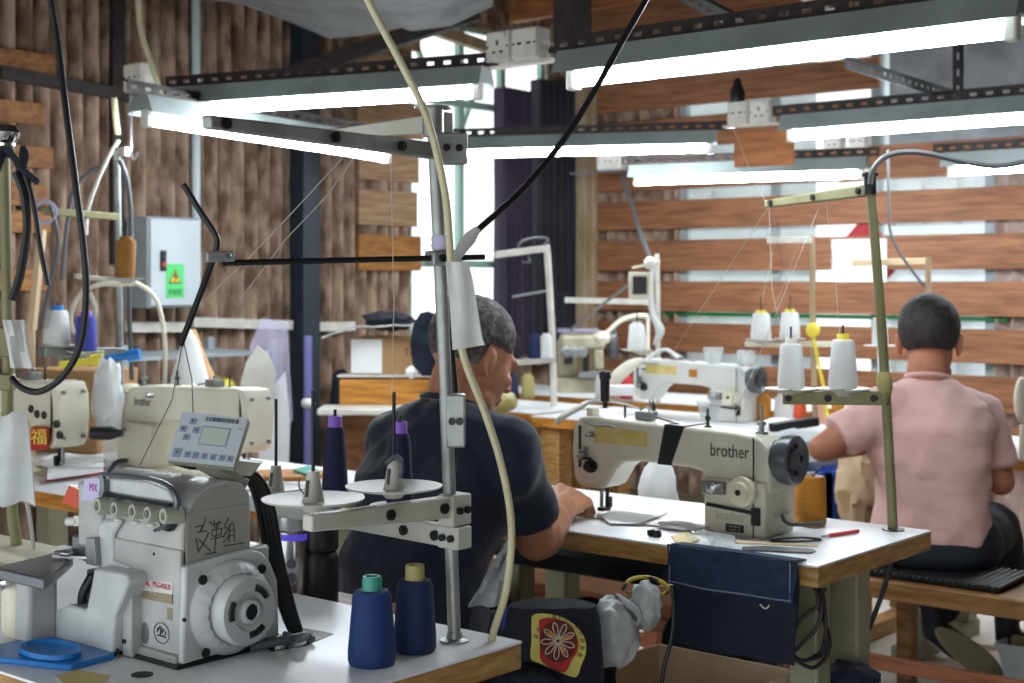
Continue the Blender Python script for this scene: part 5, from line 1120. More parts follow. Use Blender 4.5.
# white rail along the wall
for k, (a_, c_) in enumerate((((128, 327), (186, 327)), ((191, 322), (290, 325)), ((303, 327), (352, 326)))):
    b = B(); b.bar(at(*a_, x=LX+.05), at(*c_, x=LX+.05), .05, .045); setp(single(b, 'wall_rail', 'white_plastic', ['white wall rail under the electrical cabinet', 'white wall rail between cabinet and dark blue column', 'white wall rail right of the dark blue column'][k], 'rail'), group='white rails along the corrugated wall')
# grey shelf of parts below the cabinet
sh = thing('parts_shelf', 'grey metal shelf with machine parts below the electrical cabinet', 'shelf', at(165, 400, d=5.6)*V((1, 1, 0)))
q = at(165, 380, d=5.9)
for k, z in enumerate((1.03, .86, .66)):
    b = B(); b.bb((q.x-.22, q.y-.35, z-.012), (q.x+.22, q.y+.4, z)); build(b, 'shelf_board', 'panel_side', sh, world=True)
for sx in (-.21, .21):
    for sy in (-.34, .39):
        b = B(); b.bb((q.x+sx-.015, q.y+sy-.015, 0), (q.x+sx+.015, q.y+sy+.015, 1.08)); build(b, 'post', 'panel_side', sh, world=True)
for j, (dx, dy, z, r, m_, nm, lb) in enumerate(((.1, -.2, .86, .05, 'steel_dull', 'machine_part', 'grey machine part at the left of the parts shelf'), (.12, .0, .86, .06, 'panel_side', 'machine_part', 'grey round part in the middle of the parts shelf'), (.12, .2, .86, .045, 'yellow_plastic', 'yellow_ball', 'yellow rounded lid on the parts shelf'))):
    b = crumple((q.x+dx, q.y+dy, z+r*.75), (r*1.3, r, r*.75), 90+j, 18, 10, .2); single(b, nm, m_, lb, 'part')
# acrylic templates and stick leaning on the wall
b = B(); ws_ = [(244, 402), (240, 385), (246, 362), (257, 346), (268, 355), (275, 372), (274, 388), (262, 402)]; q = [at(x, y, d=5.6) for x, y in ws_]; b.loft([q, [p+FWD*.012 for p in q]]); tp1 = single(b, 'template', 'stand_white', 'white rounded plastic template leaning beside the dark blue column', 'template')
q = [at(x, y, d=5.75) for x, y in ((250, 345), (262, 318), (287, 322), (293, 420), (275, 440), (255, 400))]; b = B(); b.loft([q, [p+FWD*.006 for p in q]]); single(b, 'acrylic_sheet', 'acrylic_violet', 'violet tinted clear sheet leaning at the dark blue column', 'sheet')
q = [at(x, y, d=5.65) for x, y in ((262, 400), (285, 372), (290, 420), (284, 610), (262, 610), (258, 440))]; b = B(); b.loft([q, [p+FWD*.006 for p in q]]); single(b, 'acrylic_sheet', 'acrylic', 'frosted clear sheet standing below the rounded template', 'sheet')
b = B(); b.tube([at(192, 330, d=5.5), at(205, 362, d=5.45), at(218, 392, d=5.4), at(250, 470, d=5.3), at(300, 600, d=5.2), at(326, 646, d=5.2)], .018, n=8, flat=.5); single(b, 'wooden_stick', 'cardboard', 'tan wooden strip leaning beside the white paper cone', 'stick')
b = B(); q = at(190, 388, d=4.75); b.lathe([(.07, 0), (.07, .2), (.06, .26), (.025, .38), (.001, .42)], V((q.x, q.y, TZ)), n=20); single(b, 'paper_cone', 'paper', 'white paper cone standing behind the lettered cream machine', 'paper')
pt_ = thing('plastic_tube', 'violet tube with white collar standing by the dark blue column', 'tube', at(308, 452, d=5.9)*V((1, 1, 0)))
c = at(308, 440, d=5.9); b = B(); b.cyl((c.x, c.y, 0), (c.x, c.y, at(308, 336, d=5.9).z), .017, n=14); build(b, 'tube', 'tube_violet', pt_, world=True)
b = B(); b.ell((c.x, c.y, at(308, 403, d=5.9).z), (.028, .028, .026)); build(b, 'collar', 'white_plastic', pt_, world=True)
# wooden cabinet behind the navy man with boxes on top
cbn = thing('wooden_cabinet', 'orange brown wooden cabinet with white shelf behind the navy shirted man', 'cabinet', (-4.45, 4.3, 0))
ca, cc = at(345, 376, d=6.0), at(440, 378, d=6.0)
Rm = Matrix((RGT, FWD, Z)).transposed(); mid = (ca+cc)/2; ztop = mid.z
b = B(); b.box(V((mid.x, mid.y, ztop/2))+FWD*.16, (.44, .30, ztop), R=Rm); build(b, 'body', 'board_brown', cbn, world=True, bevel=.004)
b = B(); b.box(V((mid.x, mid.y, ztop-.065))-FWD*.0, (.44, .02, .11), R=Rm); build(b, 'drawer_front', 'edge_orange', cbn, world=True, bevel=.004)
b = B(); b.box(V((mid.x, mid.y, ztop-.13))-FWD*.08-RGT*.04, (.50, .2, .028), R=Rm); build(b, 'shelf_board', 'white_plastic', cbn, world=True, bevel=.006)
b = B(); b.box(V((mid.x, mid.y, ztop+.004))+FWD*.15, (.46, .32, .008), R=Rm); build(b, 'top_board', 'white_plastic', cbn, world=True)
kb_ = thing('cardboard_box', 'cardboard box with white papers on its side on the wooden cabinet', 'box', at(380, 375, d=6.1))
c = at(382, 356, d=6.02); zt3 = ztop+.008; hbx = at(382, 338, d=6.0).z-zt3
b = B(); b.box(V((c.x, c.y, zt3+hbx/2+.001))+FWD*.12+RGT*.03, (.26, .22, hbx), R=Rm); build(b, 'box', 'cardboard', kb_, world=True, bevel=.003)
b = B(); b.box(V((c.x, c.y, zt3+hbx/2))-RGT*.065+FWD*.006, (.13, .006, hbx*.92), R=Rm); build(b, 'papers', 'paper', kb_, world=True)
lettering('TA', .045, V((c.x, c.y, zt3+hbx*.6))+RGT*.115+FWD*.008, RGT, Z, 'ink', kb_, width=.05)
g = []
for k in range(4):
    row = []
    for j in range(10):
        t = j/9; p = at(322+t*92, 338-10*min(1, t*3.2)**1.0-3*t, d=5.92+k*.11); p.z = max(p.z+.004*math.sin(j*2+k), zt3+hbx+.004 if t > .25 else 0); row.append(p)
    g.append(row)
b = B(); b.sheet(g, .006); single(b, 'foam_sheet', 'grey_plastic', 'grey foam sheet drooping off the cardboard box on the cabinet', 'sheet')
b = crumple(at(388, 321, d=6.08), (.12, .08, .04), 101, 24, 14, .35); single(b, 'dark_garment', 'black_cloth', 'crumpled dark garment on the grey foam sheet', 'garment')
b = B(); c = at(424, 345, d=5.85)
b.loft([[at(x, y, d=5.85)+FWD*o for o, k in ((0, 1),) for x, y in ((423+ (x_-423)*s_, 345+(y_-345)*s_) for x_, y_ in ((410, 345), (413, 325), (420, 313), (428, 311), (436, 314), (444, 322), (448, 345), (446, 365), (436, 376), (422, 376), (413, 366)))] for o, s_ in ((0, .55), (.03, .85), (.08, 1), (.14, .9), (.18, .5))]); single(b, 'navy_hat', 'navy_shirt', 'navy cloth hat standing upright behind the navy shirted man\'s head', 'hat')
b = crumple(at(342, 400, d=6.15), (.05, .05, .13), 105, 18, 12, .25); single(b, 'dark_garment', 'black_cloth', 'black cloth hanging at the left end of the wooden cabinet', 'garment')
b = crumple(at(412, 372, d=5.88), (.025, .025, .025), 107, 14, 8, .3); single(b, 'thread_bundle', 'white_cloth', 'small white bundle under the navy hat', 'bundle')
# stand with orange spool and cones behind the cream machines
lt = thing('thread_stand', 'white pole thread stand with orange spool and two cones at far left', 'thread stand', V((at(118, 400, d=5.0).x, at(118, 400, d=5.0).y, TZ)))
c0 = at(122, 400, d=4.85); b = B(); b.tube([V((c0.x, c0.y, TZ)), at(120, 330, d=4.85), at(117, 155, d=4.85)], .011, n=10, k=2); build(b, 'pole', 'zinc', lt, world=True)
arm(at(118, 217, d=4.85), at(44, 211, d=4.6), 'olive', .024, .02, lt, 'upper_arm'); arm(at(122, 281, d=4.84), at(75, 276, d=4.75), 'stand_white', .016, .03, lt, 'middle_arm'); arm(at(122, 352, d=4.84), at(40, 352, d=4.6), 'steel_dull', .03, .06, lt, 'lower_arm')
d3 = at(126, 280, d=4.55); dish(d3, .062, lt, .14, False); cone(d3+Z*.006, 'tan orange spool up on the white pole stand at far left', 'tan_thread', 'tan_thread', .028, .031, .12, .012)
for q, m_, mt, lb in (((57, 347), 'white_thread', 'blue_plastic', 'white thread cone with blue top at far left above the cream machine'), ((86, 353), 'royal_thread', 'purple_plastic', 'royal blue cone with purple top behind the hanging black cable')):
    c = at(*q, d=4.65); dish(c, .06, lt, .1, False); cone(c+Z*.006, lb, m_, mt, .043 if 'white' in lb else .034, .033 if 'white' in lb else .031, .112, .016)
b = B(); b.lathe([(.034, 0), (.04, .004), (.034, .008), (.028, .004), (.034, 0)], at(46, 212, d=4.6), -FWD, n=24, caps=False); build(b, 'ring', 'sticker_lilac', lt, world=True)
b = B(); b.lathe([(.012, 0), (.014, .03), (.0, .031)], at(117, 160, d=4.85), n=12); b.box(at(122, 152, d=4.84), (.06, .02, .03)); build(b, 'pole_head', 'white_plastic', lt, world=True)
for nm, m_, pts, r, d_, lb in (
    ('hose', 'tube_cream', ((130, -190), (138, -8), (141, 30), (150, 60), (158, 85), (162, 100)), .011, 5.5, 'beige hose dropping from the top left to the stained socket'),
    ('hose', 'tube_cream', ((114, 98), (116, 120), (118, 135)), .011, 5.0, 'short beige hose above the white pole stand head'),
    ('hose', 'white_plastic', ((119, 140), (108, 158), (96, 185), (88, 210), (86, 235)), .0075, 4.9, 'white hose curving left from the white pole stand head'),
    ('hose', 'machine_cream', ((134, 284), (120, 284), (98, 285), (80, 295), (71, 315), (74, 332), (84, 330), (96, 312), (90, 292)), .008, 4.78, 'cream hose coiled round behind the royal blue cone'),
    ('hose', 'machine_cream', ((134, 282), (150, 292), (160, 310), (165, 345), (164, 390), (160, 412)), .008, 4.78, 'cream hose hanging right of the tan spool down to the lettered machine'),
    ('cord', 'cord_grey', ((62, 280), (66, 235), (74, 190), (90, 172), (106, 165)), .008, 4.95, 'grey cord arching behind the hanging black cable'),
    ('cord', 'cord_grey', ((120, 160), (128, 185), (131, 230), (129, 300), (132, 380)), .008, 4.8, 'dark grey cord hanging along the tan spool'),
    ('cord', 'cord_grey', ((50, 205), (58, 240), (52, 275), (44, 310), (40, 330)), .007, 4.6, 'grey cord hanging from the brass arm at far left')):
    b = B(); b.tube([at(x, y, d=d_) for x, y in pts], r, n=8); single(b, nm, m_, lb, nm)
hk = at(132, 150, d=5.2); b = B(); b.tube([at(131, 95, d=5.65), at(131, 140, d=5.65), at(131, 152, d=5.65), at(134, 159, d=5.65), at(138, 152, d=5.65)], .006, n=7); single(b, 'hook', 'steel', 'steel hook hanging under the stained socket', 'hook')
b = B(); b.bar(at(32, 330, d=4.7), at(42, 230, d=4.75), .022, .022); c = at(32, 330, d=4.7); b.cyl(V((c.x, c.y, TZ)), c, .011, n=8); single(b, 'wooden_rod', 'cardboard_light', 'pale wooden rod standing left of the white cone', 'rod')
# yellow and blue screwdriver, box and cloth behind the cut machine
sd = thing('screwdriver', 'yellow and blue screwdriver lying behind the cream machine at the left edge', 'screwdriver', at(100, 360, d=4.55))
b = B(); b.cyl(at(60, 365, d=4.55), at(92, 361, d=4.55), .012, .012, n=10); b.cyl(at(92, 361, d=4.55), at(104, 359, d=4.55), .02, .02, n=10); build(b, 'handle', 'yellow_plastic', sd, world=True)
b = B(); b.cyl(at(104, 359, d=4.55), at(128, 356, d=4.55), .012, n=10); b.cyl(at(128, 356, d=4.55), at(140, 354, d=4.55), .02, n=10); build(b, 'ferrule', 'blue_plastic', sd, world=True)
bxx = at(80, 368, d=4.95); b = B(); b.box(V((bxx.x, bxx.y, (TZ+bxx.z)/2)), (.32, .22, bxx.z-TZ), rz=.3); single(b, 'wooden_box', 'cardboard', 'brown box behind the cream machine at the left edge', 'box', bevel=.004)
b = crumple(at(108, 400, d=4.45), (.045, .05, .12), 111, 30, 20, .3); single(b, 'cloth_heap', 'white_cloth', 'pale blue white cloth heap between the two cream machines', 'cloth')
b = B(); b.lathe([(.02, 0), (.021, .06), (.012, .085), (.011, .095), (.001, .096)], at(91, 433, d=4.3), RGT, n=14); build(b, 'knee_grip', 'black_rubber', m4, world=True)
# red packet with yellow characters, under the cut machine
rp_ = thing('red_packet', 'red packet with yellow print on the left table under the cut machine', 'packet', at(40, 450, d=4.2))
pA = [at(30, 451, d=4.22), at(47, 449, d=4.25), at(49, 428, d=4.25), at(31, 427, d=4.22)]; b = B(); b.loft([pA, [p+FWD*.05 for p in pA]]); build(b, 'packet', 'red_plastic', rp_, world=True)
lettering('福', .05, at(39, 438, d=4.215), RGT, Z, 'yellow_plastic', rp_)
flat([(50, 472), (105, 466), (104, 474), (46, 482)], TZ+.0006, .012, 'ruler_box', 'red_plastic', 'red edged flat case on the left table behind the overlock machine', 'case')
flat([(48, 471), (104, 465), (103, 472), (47, 480)], TZ+.0135, .012, 'white_card', 'paper', 'white card lying on the red edged flat case', 'card')
b = crumple(at(75, 462, z=TZ+.02), (.14, .08, .02), 121, 22, 10, .3); single(b, 'cloth_heap', 'white_cloth', 'flat white cloth under the needle of the left edge machine', 'cloth')
flat([(238, 474), (300, 473), (340, 476), (300, 481), (240, 481)], TZ+.0006, .012, 'wooden_strip', 'edge_orange', 'orange wooden strip on the left table behind the white dishes', 'strip')
flat([(293, 472), (308, 468), (318, 472), (306, 476)], TZ+.0136, .008, 'green_clip', 'teal_plastic', 'small green clip on the orange wooden strip', 'clip')
b = B(); c = at(122, 463, z=TZ)+Z*.056; b.loft([[c+RGT*x*k+FWD*y*k+Z*z for x, y in ((-.055, -.045), (.055, -.045), (.055, .045), (-.055, .045))] for k, z in ((.85, -.055), (1, .055), (.94, .055), (.8, -.05))]); single(b, 'clear_box', 'clear_plastic', 'clear plastic box on the left table in front of the lettered machine', 'box')
b = B(); b.tube([at(106, 478, z=TZ+.006), at(112, 468, d=4.1), at(118, 462, d=4.1), at(128, 461, d=4.1)], .008); single(b, 'tool_clip', 'black_metal', 'small black bent clip on the left table behind the overlock machine head', 'clip')
b = B(); b.bar(at(72, 505, d=2.42), at(79, 488, d=2.42), .02, .03); single(b, 'red_clip', 'orange_red', 'orange red plastic clip left of the overlock machine head', 'clip')
# fine threads running up to the guides
def thr(pts, d, lb, m='thread_line', r=.0008):
    b = B(); b.tube([at(p[0], p[1], d=p[2] if len(p) > 2 else d) for p in pts], r, n=5, k=1); single(b, 'thread_strand', m, lb, 'thread', group='thin threads on the stands')
thr(((770, 205, 3.74), (672, 353, 5.4)), 0, 'thin thread slanting left from the olive stand arm to the second machine')
thr(((791, 376, 3.49), (772, 290, 3.65), (769, 206, 3.74)), 0, 'thin thread rising from the left cone to the olive arm tip')
thr(((843, 372, 3.4), (836, 290, 3.5), (826, 200, 3.55)), 0, 'thin thread rising from the right cone to the olive arm middle')
thr(((822, 200, 3.55), (733, 420, 3.35)), 0, 'thin thread falling from the olive arm middle to the main machine')
thr(((771, 206, 3.74), (788, 290, 4.6), (792, 316, 5.7)), 0, 'thin thread from the olive arm tip to the far right cone')
thr(((775, 242, 5.88), (762, 300, 5.8), (761, 320, 5.75)), 0, 'thin thread above the far left cone on the pale stand')
thr(((800, 242, 5.8), (770, 320, 5.8), (740, 365, 5.8)), 0, 'thin thread from the pale stand arm down to the hand wheel')
thr(((390, 152, 2.2), (394, 300, 2.2), (392, 394, 2.2)), 0, 'thin thread falling to the right white dish of the grey stand')
thr(((360, 150, 2.2), (325, 198, 2.3), (285, 240, 2.4), (240, 300, 2.5)), 0, 'thin thread slanting left above the bent rod')
thr(((350, 150, 2.2), (290, 215, 2.3), (245, 262, 2.4), (205, 300, 2.5)), 0, 'second thin thread slanting left above the bent rod')
thr(((182, 345, 2.09), (172, 400, 2.12), (140, 465, 2.2)), 0, 'thin dark thread from the bent rod tip to the overlock machine', 'thread_dark')
thr(((184, 343, 2.09), (192, 380, 2.15), (193, 412, 2.2)), 0, 'thin dark thread from the bent rod tip to the control panel', 'thread_dark')
thr(((732, 125, 6.3), (752, 175, 4.9), (766, 203, 3.75)), 0, 'thin thread from the plugged socket to the olive arm tip')
# ================================================================== PEOPLE
def ring_loft(b, rows, fwd, n=28, pw=2.4):
    """rows: (centre, half width, half depth). Rounded rectangles lying level."""
    f = V(fwd).normalized(); r = f.cross(Z).normalized(); rings = []
    for c, a, d in rows:
        ring = []
        for i in range(n):
            t = 2*PI*i/n; cx, sy = math.cos(t), math.sin(t)
            ring.append(V(c) + r*a*math.copysign(abs(cx)**(2/pw), cx) + f*d*math.copysign(abs(sy)**(2/pw), sy))
        rings.append(ring)
    return b.loft(rings)
def hand(b, wrist, fdir, up, side, curl=.55, s=1.0, spread=.5):
    """palm, four unequal bent fingers and a thumb leaving the side of the palm; up = back of the hand"""
    f = V(fdir).normalized(); u = V(up); u = (u-f*u.dot(f)).normalized(); r = f.cross(u)*side; w_ = V(wrist)
    for k in range(4):
        o = (k-1.5)*.0195*s
        b.cap(w_+f*.012*s+r*o*.6, w_+f*.082*s+r*o+u*(.004-.002*abs(k-1.5))*s, .0145*s, .0125*s, 10)
    for k, L in enumerate((.066, .075, .07, .054)):
        o = (k-1.5)*.0205*s; p = w_+f*.084*s+r*o+u*.003*s; d = (f-r*(1.5-k)*.06*spread).normalized()
        ang = .12
        for seg, (q, rad) in enumerate(((.46, .0092), (.31, .0085), (.23, .0076))):
            ang += curl*(.7 if seg == 0 else 1); e = p+(d*math.cos(ang)-u*math.sin(ang))*L*q*s; b.cap(p, e, rad*s, (rad-.0006)*s, 10); p = e
    p = w_+f*.022*s-r*.026*s-u*.004*s
    for d, L, rad in (((f*.62-r*.72-u*.25), .042, .013), ((f*.85-r*.3-u*.4), .034, .0105), ((f*.9+r*.05-u*.45), .026, .009)):
        e = p+d.normalized()*L*s; b.cap(p, e, rad*s, (rad-.001)*s, 10); p = e
def head(b, c, Rh, s=1.0):
    L = lambda p: V(c)+Rh @ (V(p)*s)
    def E(p, r): b.ell(L(p), tuple(x*s for x in r), 22, 14, Rh)
    E((0, -.012, .035), (.0755, .096, .089)); E((0, .038, -.02), (.062, .052, .083)); E((0, .03, -.06), (.052, .052, .05))
    b.cap(L((-.03, .03, -.075)), L((0, .072, -.098)), .03*s, .022*s); b.cap(L((.03, .03, -.075)), L((0, .072, -.098)), .03*s, .022*s)
    E((-.036, .058, -.022), (.026, .026, .022)); E((.036, .058, -.022), (.026, .026, .022))
    b.cap(L((-.034, .079, .022)), L((.034, .079, .022)), .0125*s); b.cap(L((0, .084, .014)), L((0, .108, -.026)), .0085*s, .0125*s)
    E((-.011, .099, -.03), (.009, .01, .008)); E((.011, .099, -.03), (.009, .01, .008))
    E((0, .086, -.056), (.025, .011, .0075)); E((0, .084, -.068), (.022, .011, .0075))
    for sx in (-1, 1):
        RE = Rh @ Matrix.Rotation(sx*.35, 3, 'Z')
        b.ell(L((sx*.078, -.01, -.004)), (.009*s, .016*s, .027*s), 16, 10, RE); b.ell(L((sx*.0755, -.002, -.026)), (.008*s, .009*s, .010*s), 12, 8, RE); b.ell(L((sx*.082, -.018, .006)), (.006*s, .010*s, .018*s), 12, 8, RE)
def hair(c, Rh, lo, th, m, par, s=1.0, name='hair'):
    """cap of hair on the skull; lo(azimuth) gives the lowest elevation; azimuth 0 = forehead"""
    b = B(); rings = []; n = 64
    for k in range(15):
        t = k/14; row = []
        for i in range(n):
            a = 2*PI*i/n; lo_ = lo(a); el = PI/2-(PI/2-lo_)*t*.999-.001
            d = V((math.sin(a)*math.cos(el), math.cos(a)*math.cos(el), math.sin(el)))
            r = th*(1-t**3)+.0015 + .0018*noise.noise(d*9)
            row.append(V(c)+Rh @ (V((d.x*(.0755+r), -.012+d.y*(.096+r), .035+d.z*(.089+r)))*s))
        rings.append(row)
    last = [V(c)+Rh @ (V((0, -.012, .02))*s) + (p-(V(c)+Rh @ (V((0, -.012, .02))*s)))*.9 for p in rings[-1]]
    rings.append(last); b.loft(rings, True, True); return build(b, name, m, par, world=True, smooth=60)
def rot_face(hd, pitch, roll=0):
    f = V(hd).normalized(); r = f.cross(Z).normalized(); R0 = Matrix((r, f, Z)).transposed()
    return R0 @ Matrix.Rotation(-pitch, 3, 'X') @ Matrix.Rotation(roll, 3, 'Y')
def remesh(o, v, it=4, f=.5, disp=0, dscale=.1):
    ms = [('REMESH', dict(mode='VOXEL', voxel_size=v, use_smooth_shade=True)), ('SMOOTH', dict(iterations=it, factor=f))]
    if disp:
        tx = bpy.data.textures.new('folds', 'CLOUDS'); tx.noise_scale = dscale; tx.noise_depth = 2
        ms.append(('DISPLACE', dict(texture=tx, strength=disp, mid_level=.5, texture_coords='GLOBAL')))
        ms.append(('SMOOTH', dict(iterations=2, factor=.5)))
    for t, st in ms: bake(o, [(t, st)])
    return o
# ---------------------------------------------------------------- man in the navy shirt
man = thing('person', 'person in navy t-shirt with short greying hair, sewing at the middle table', 'person', (-2.15, 2.24, 0))
F1 = V((.06, 1, 0)).normalized(); R1 = F1.cross(Z)
hip = V((-2.145, 2.20, .53)); ch = V((-2.14, 2.27, .86)); nk = V((-2.14, 2.325, 1.065)); hc = at(472, 360, d=3.2)
hd = (FWD*.62+RGT*.78).normalized(); RH1 = rot_face(hd, .38)
shR = V((-1.965, 2.325, .975)); elR = at(536, 540, d=3.17); wrR = at(561, 519, d=3.38); wrR.z = max(wrR.z, .795)
shL = V((-2.30, 2.315, .962)); elL = V((-2.43, 2.54, .81)); wrL = at(538, 494, d=3.56); wrL.z = .805
kneeR, kneeL = V((-1.99, 2.62, .53)), V((-2.30, 2.62, .53))
b = B()
ring_loft(b, [(hip-Z*.08, .14, .10), (hip+Z*.02, .145, .10), (hip+V((0, .02, .17)), .13, .085), (ch-Z*.06, .14, .085), (ch+Z*.03, .14, .08), (nk-Z*.10, .11, .06), (nk-Z*.05, .06, .045)], F1)
b.chain([nk-Z*.05, nk+V((0, .03, .05)), hc-Z*.05], [.066, .058, .056]); head(b, hc, RH1, 1.06)
b.chain([shR, elR, wrR], [.046, .047, .038]); b.cap(elR+(wrR-elR)*.12, elR+(wrR-elR)*.55, .054, .047); b.chain([shL, elL, wrL], [.046, .042, .031])
hR = at(577, 499, d=3.50)-wrR; hR.z = .02; hand(b, wrR, hR, RGT*.25-FWD*.5+Z*.8, 1, .6, 1.2, 1.6)
hL = V((.65, .55, -.03)); hand(b, wrL, hL, (0, 0, 1), -1, .4)
b.chain([hip+R1*.09-Z*.01, kneeR, V((-1.99, 2.66, .10))], [.066, .05, .036]); b.chain([hip-R1*.09-Z*.01, kneeL, V((-2.30, 2.68, .10))], [.066, .05, .036])
bd = build(b, 'body', 'skin_tan', man, world=True); remesh(bd, .0045, 3)
b = B()
ring_loft(b, [(hip-Z*.03, .185, .135), (hip+V((0, .01, .07)), .185, .132), (hip+V((0, .02, .19)), .178, .125), (ch-Z*.04, .188, .128), (ch+Z*.05, .19, .125), (nk-Z*.085, .178, .105), (nk-Z*.04, .12, .085), (nk-Z*.005, .073, .066)], F1)
def sleeve(b, a, e, w0, w1, t):
    a = V(a); e = V(e); d = e-a; q = a+d*t; b.ell(a, w0); b.cyl(a, q, w0, w1, 24)
sleeve(b, shR, elR, .066, .062, .76); sleeve(b, shL, elL, .066, .066, .75)
b.cap(nk-V((0, .025, .062))+R1*.03, shR, .072, .068); b.cap(nk-V((0, .025, .062))-R1*.03, shL, .072, .068); b.ell(nk-V((0, .05, .12)), (.13, .085, .10)); b.cap(nk-V((0, .05, .14))+R1*.08, shR-Z*.05, .08, .07); b.cap(nk-V((0, .05, .14))-R1*.08, shL-Z*.05, .08, .07)
st_ = build(b, 'shirt', 'navy_shirt', man, world=True); remesh(st_, .008, 5, .5, .028, .11)
b = B(); b.lathe([(.067, -.006), (.071, 0), (.067, .007), (.06, .006)], nk+V((0, .008, -.004)), V((.02, .3, 1)), n=32); build(b, 'collar', 'navy_shirt', man, world=True)
b = B(); hp = hip-Z*.02
ring_loft(b, [(hp-Z*.09, .15, .12), (hp-Z*.03, .178, .135), (hp+Z*.06, .17, .12)], F1)
b.chain([hip+R1*.095-Z*.01, kneeR, V((-1.99, 2.66, .14))], [.10, .078, .065]); b.chain([hip-R1*.095-Z*.01, kneeL, V((-2.30, 2.68, .14))], [.10, .078, .065])
tr_ = build(b, 'trousers', 'dark_trousers', man, world=True); remesh(tr_, .010, 4, .5, .02, .1)
for x, y in ((-1.99, 2.70), (-2.30, 2.72)):
    b = B(); b.ell((x, y, .045), (.045, .12, .045)); b.cyl((x, y-.05, .05), (x, y-.05, .12), .045); so = build(b, 'shoe', 'shoe_dark', man, world=True); remesh(so, .008, 3)
hair(hc, RH1, lambda a: (.52 if abs(math.atan2(math.sin(a), math.cos(a))) < .8 else (-.02 if abs(math.atan2(math.sin(a), math.cos(a))) < 1.7 else -.62)), .009, 'hair_grey', man, 1.06)
for sx in (-1, 1):
    b = B(); b.ell(hc+RH1 @ V((sx*.031, .071, .002))*1.06, .0105, 14, 10); e = build(b, 'eye', 'eye_white', man, world=True)
    b = B(); b.ell(hc+RH1 @ V((sx*.031, .0792, -.002))*1.06, .0045, 10, 8); build(b, 'iris', 'dark', e, world=True)
    b = B(); b.tube([hc+RH1 @ V((sx*.014, .091, .021))*1.06, hc+RH1 @ V((sx*.03, .0895, .027))*1.06, hc+RH1 @ V((sx*.048, .078, .022))*1.06], [.002, .004, .002], n=6, flat=.6); build(b, 'eyebrow', 'hair_black', man, world=True)
# his stool and the pale cloth on his lap
sm = thing('stool', 'wooden stool under the navy shirted man', 'stool', (-2.145, 2.19, 0))
b = B(); b.bb((-.18, -.14, .39), (.18, .14, .422)); build(b, 'seat', 'bench_wood', sm, bevel=.006)
for sx in (-1, 1):
    for sy in (-1, 1):
        b = B(); b.bar((sx*.17, sy*.12, 0), (sx*.15, sy*.11, .39), .035, .035); build(b, 'leg', 'bench_wood', sm)
g = []
for k in range(6):
    row = []
    for j in range(6):
        t = j/5; u_ = k/5; p = at(508-30*u_*(1-t)+2*t, 540+66*u_, d=2.95-.01*t); row.append(p+FWD*.012*math.sin(j*1.7+k*1.1)-RGT*.004*k)
    g.append(row)
b = B(); b.sheet(g, .005); single(b, 'work_cloth', 'grey_cloth', 'pale grey work cloth hanging from the lap of the navy shirted man', 'cloth')
# ---------------------------------------------------------------- man in the pink shirt
pk = thing('person', 'person in pink t-shirt seen from behind on the long bench', 'person', (-1.80, 4.10, 0))
F2 = (FWD*.93+RGT*.37).normalized(); R2 = F2.cross(Z)
hipP = at(932, 556, d=4.36); hipP.z = .535
chP = at(928, 455, d=4.36); nkP = at(928, 376, d=4.38); hcP = at(929, 343, d=4.42)
RH2 = rot_face(FWD+RGT*.3, .22)
sL = at(882, 410, d=4.36); eL = at(822, 448, d=4.34); wL = at(872, 444, d=4.58)
sR = at(983, 414, d=4.44); eR = at(1001, 482, d=4.40); wR = at(985, 476, d=4.66); wR.z = .80
kL, kR = hipP-R2*.13+F2*.42, hipP+R2*.16+F2*.40; kL.z = kR.z = .53
fL = at(940, 622, d=4.84); fL.z -= .03; fR = at(1012, 630, d=4.86)
b = B()
ring_loft(b, [(hipP-Z*.07, .14, .10), (hipP+Z*.04, .14, .095), (hipP+Z*.16, .13, .085), (chP, .145, .085), (chP+Z*.07, .145, .08), (nkP-Z*.11, .11, .06), (nkP-Z*.05, .06, .045)], F2)
b.chain([nkP-Z*.05, nkP+Z*.03, hcP-Z*.04-F2*.01], [.068, .062, .06]); head(b, hcP, RH2, 1.14)
b.chain([sL, eL, wL], [.05, .042, .031]); b.chain([sR, eR, wR], [.05, .042, .031])
hand(b, wL, F2+R2*.5-Z*.15, (0, 0, 1), -1, .45); hand(b, wR, F2-R2*.3-Z*.05, (0, 0, 1), 1, .45)
b.chain([hipP-R2*.09, kL, fL+Z*.06], [.085, .06, .042]); b.chain([hipP+R2*.09, kR, fR+Z*.06], [.085, .06, .042])
bd = build(b, 'body', 'skin_warm', pk, world=True); remesh(bd, .005, 3)
b = B()
ring_loft(b, [(hipP-Z*.015, .182, .125), (hipP+Z*.03, .183, .13), (hipP+Z*.10, .172, .124), (hipP+Z*.2, .166, .12), (chP, .18, .126), (chP+Z*.09, .19, .124), (nkP-Z*.08, .172, .105), (nkP-Z*.045, .12, .085), (nkP-Z*.008, .075, .068)], F2)
sleeve(b, sL, eL, .068, .072, .72); sleeve(b, sR, eR, .066, .066, .78)
b.cap(nkP-Z*.07-R2*.03, sL, .072, .067); b.cap(nkP-Z*.07+R2*.03, sR, .072, .067); b.ell(nkP-Z*.13-F2*.02, (.13, .10, .10)); b.cap(nkP-Z*.14-R2*.08, sL-Z*.05, .085, .072); b.cap(nkP-Z*.14+R2*.08, sR-Z*.05, .085, .072)
st_ = build(b, 'shirt', 'pink_shirt', pk, world=True); remesh(st_, .008, 5, .5, .03, .10)
b = B(); b.lathe([(.068, -.006), (.073, 0), (.069, .007), (.06, .006)], nkP-Z*.006, V((0, 0, 1))+F2*.25, n=32); build(b, 'collar', 'pink_shirt', pk, world=True)
b = B()
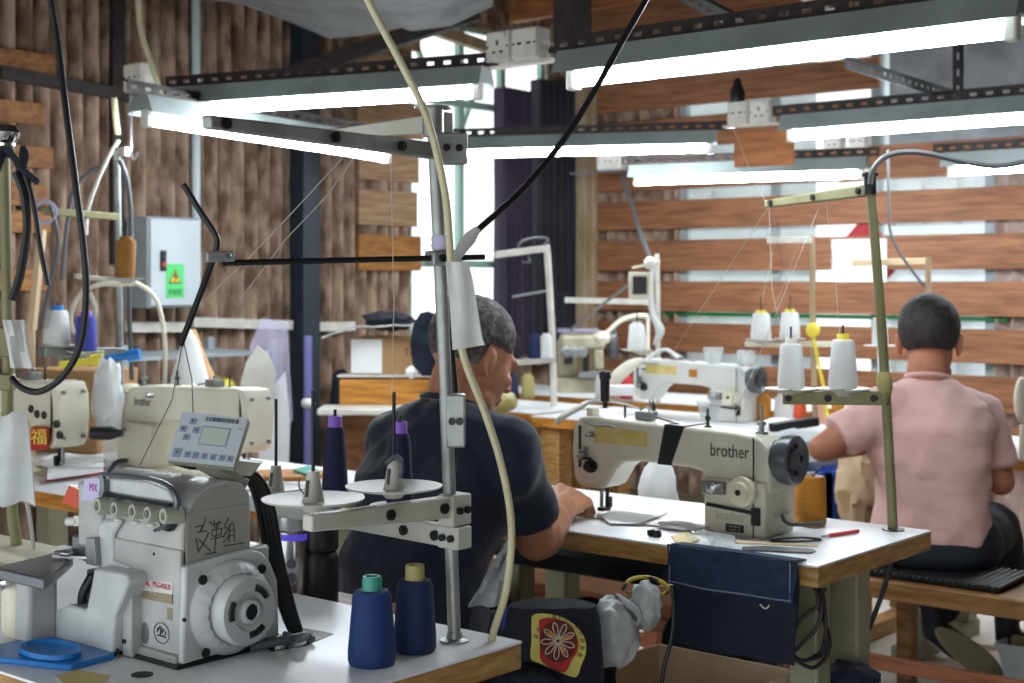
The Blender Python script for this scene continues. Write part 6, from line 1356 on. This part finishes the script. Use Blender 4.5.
ring_loft(b, [(hipP-Z*.062, .165, .125), (hipP-Z*.03, .19, .14), (hipP+Z*.04, .175, .122)], F2)
b.chain([hipP-R2*.095-Z*.0, kL, fL+Z*.09], [.095, .078, .066]); b.chain([hipP+R2*.105-Z*.0, kR, fR+Z*.09], [.10, .08, .066])
tr_ = build(b, 'trousers', 'dark_trousers', pk, world=True); remesh(tr_, .010, 4, .5, .02, .1)
for he, to in ((at(938, 632, d=4.78), at(986, 668, d=4.86)), (at(1012, 640, d=4.8), at(1046, 668, d=4.86))):
    d = (to-he).normalized(); sn = d.cross(RGT*.3+Z).normalized(); sn = sn if sn.dot(FWD) < 0 else -sn
    b = B(); b.chain([he, he+d*.09, to-d*.01-sn*.012], [.042, .046, .034]); b.cap(he-sn*.02, he-sn*.03+Z*.08, .042, .04); so = build(b, 'shoe', 'shoe_dark', pk, world=True); remesh(so, .008, 3)
    w2_ = d.cross(sn).normalized(); b = B(); rings = []
    for off, kk in ((.03, 1.04), (.044, 1.04), (.05, .96)):
        c = (he+to)/2+sn*off; L_ = (to-he).length/2+.035
        rings.append([c+d*L_*kk*math.cos(t*PI/14)+w2_*(.043+.006*math.cos(t*PI/14))*kk*math.sin(t*PI/14) for t in range(28)])
    b.loft(rings); build(b, 'sole', 'sole', so, world=True)
    for sg in (-1, 1):
        b = B(); c = he+w2_*sg*.04; b.tube([c-sn*.03, c+d*.04-sn*.005, c+d*.08-sn*.02, c+d*.12-sn*.005], [.004, .010, .004, .009], n=8, flat=.6); build(b, 'shoe_flash', 'shoe_orange' if sg < 0 else 'white_plastic', so, world=True)
hair(hcP, RH2, lambda a: (.6 if abs(math.atan2(math.sin(a), math.cos(a))) < .75 else (.1 if abs(math.atan2(math.sin(a), math.cos(a))) < 1.7 else -.78)), .009, 'hair_black', pk, 1.14)
for sx in (-1, 1):
    b = B(); b.ell(hcP+RH2 @ V((sx*.031, .075, .002))*1.14, .0105, 14, 10); e = build(b, 'eye', 'eye_white', pk, world=True)
    b = B(); b.ell(hcP+RH2 @ V((sx*.031, .083, -.001))*1.14, .0045, 10, 8); build(b, 'iris', 'dark', e, world=True)
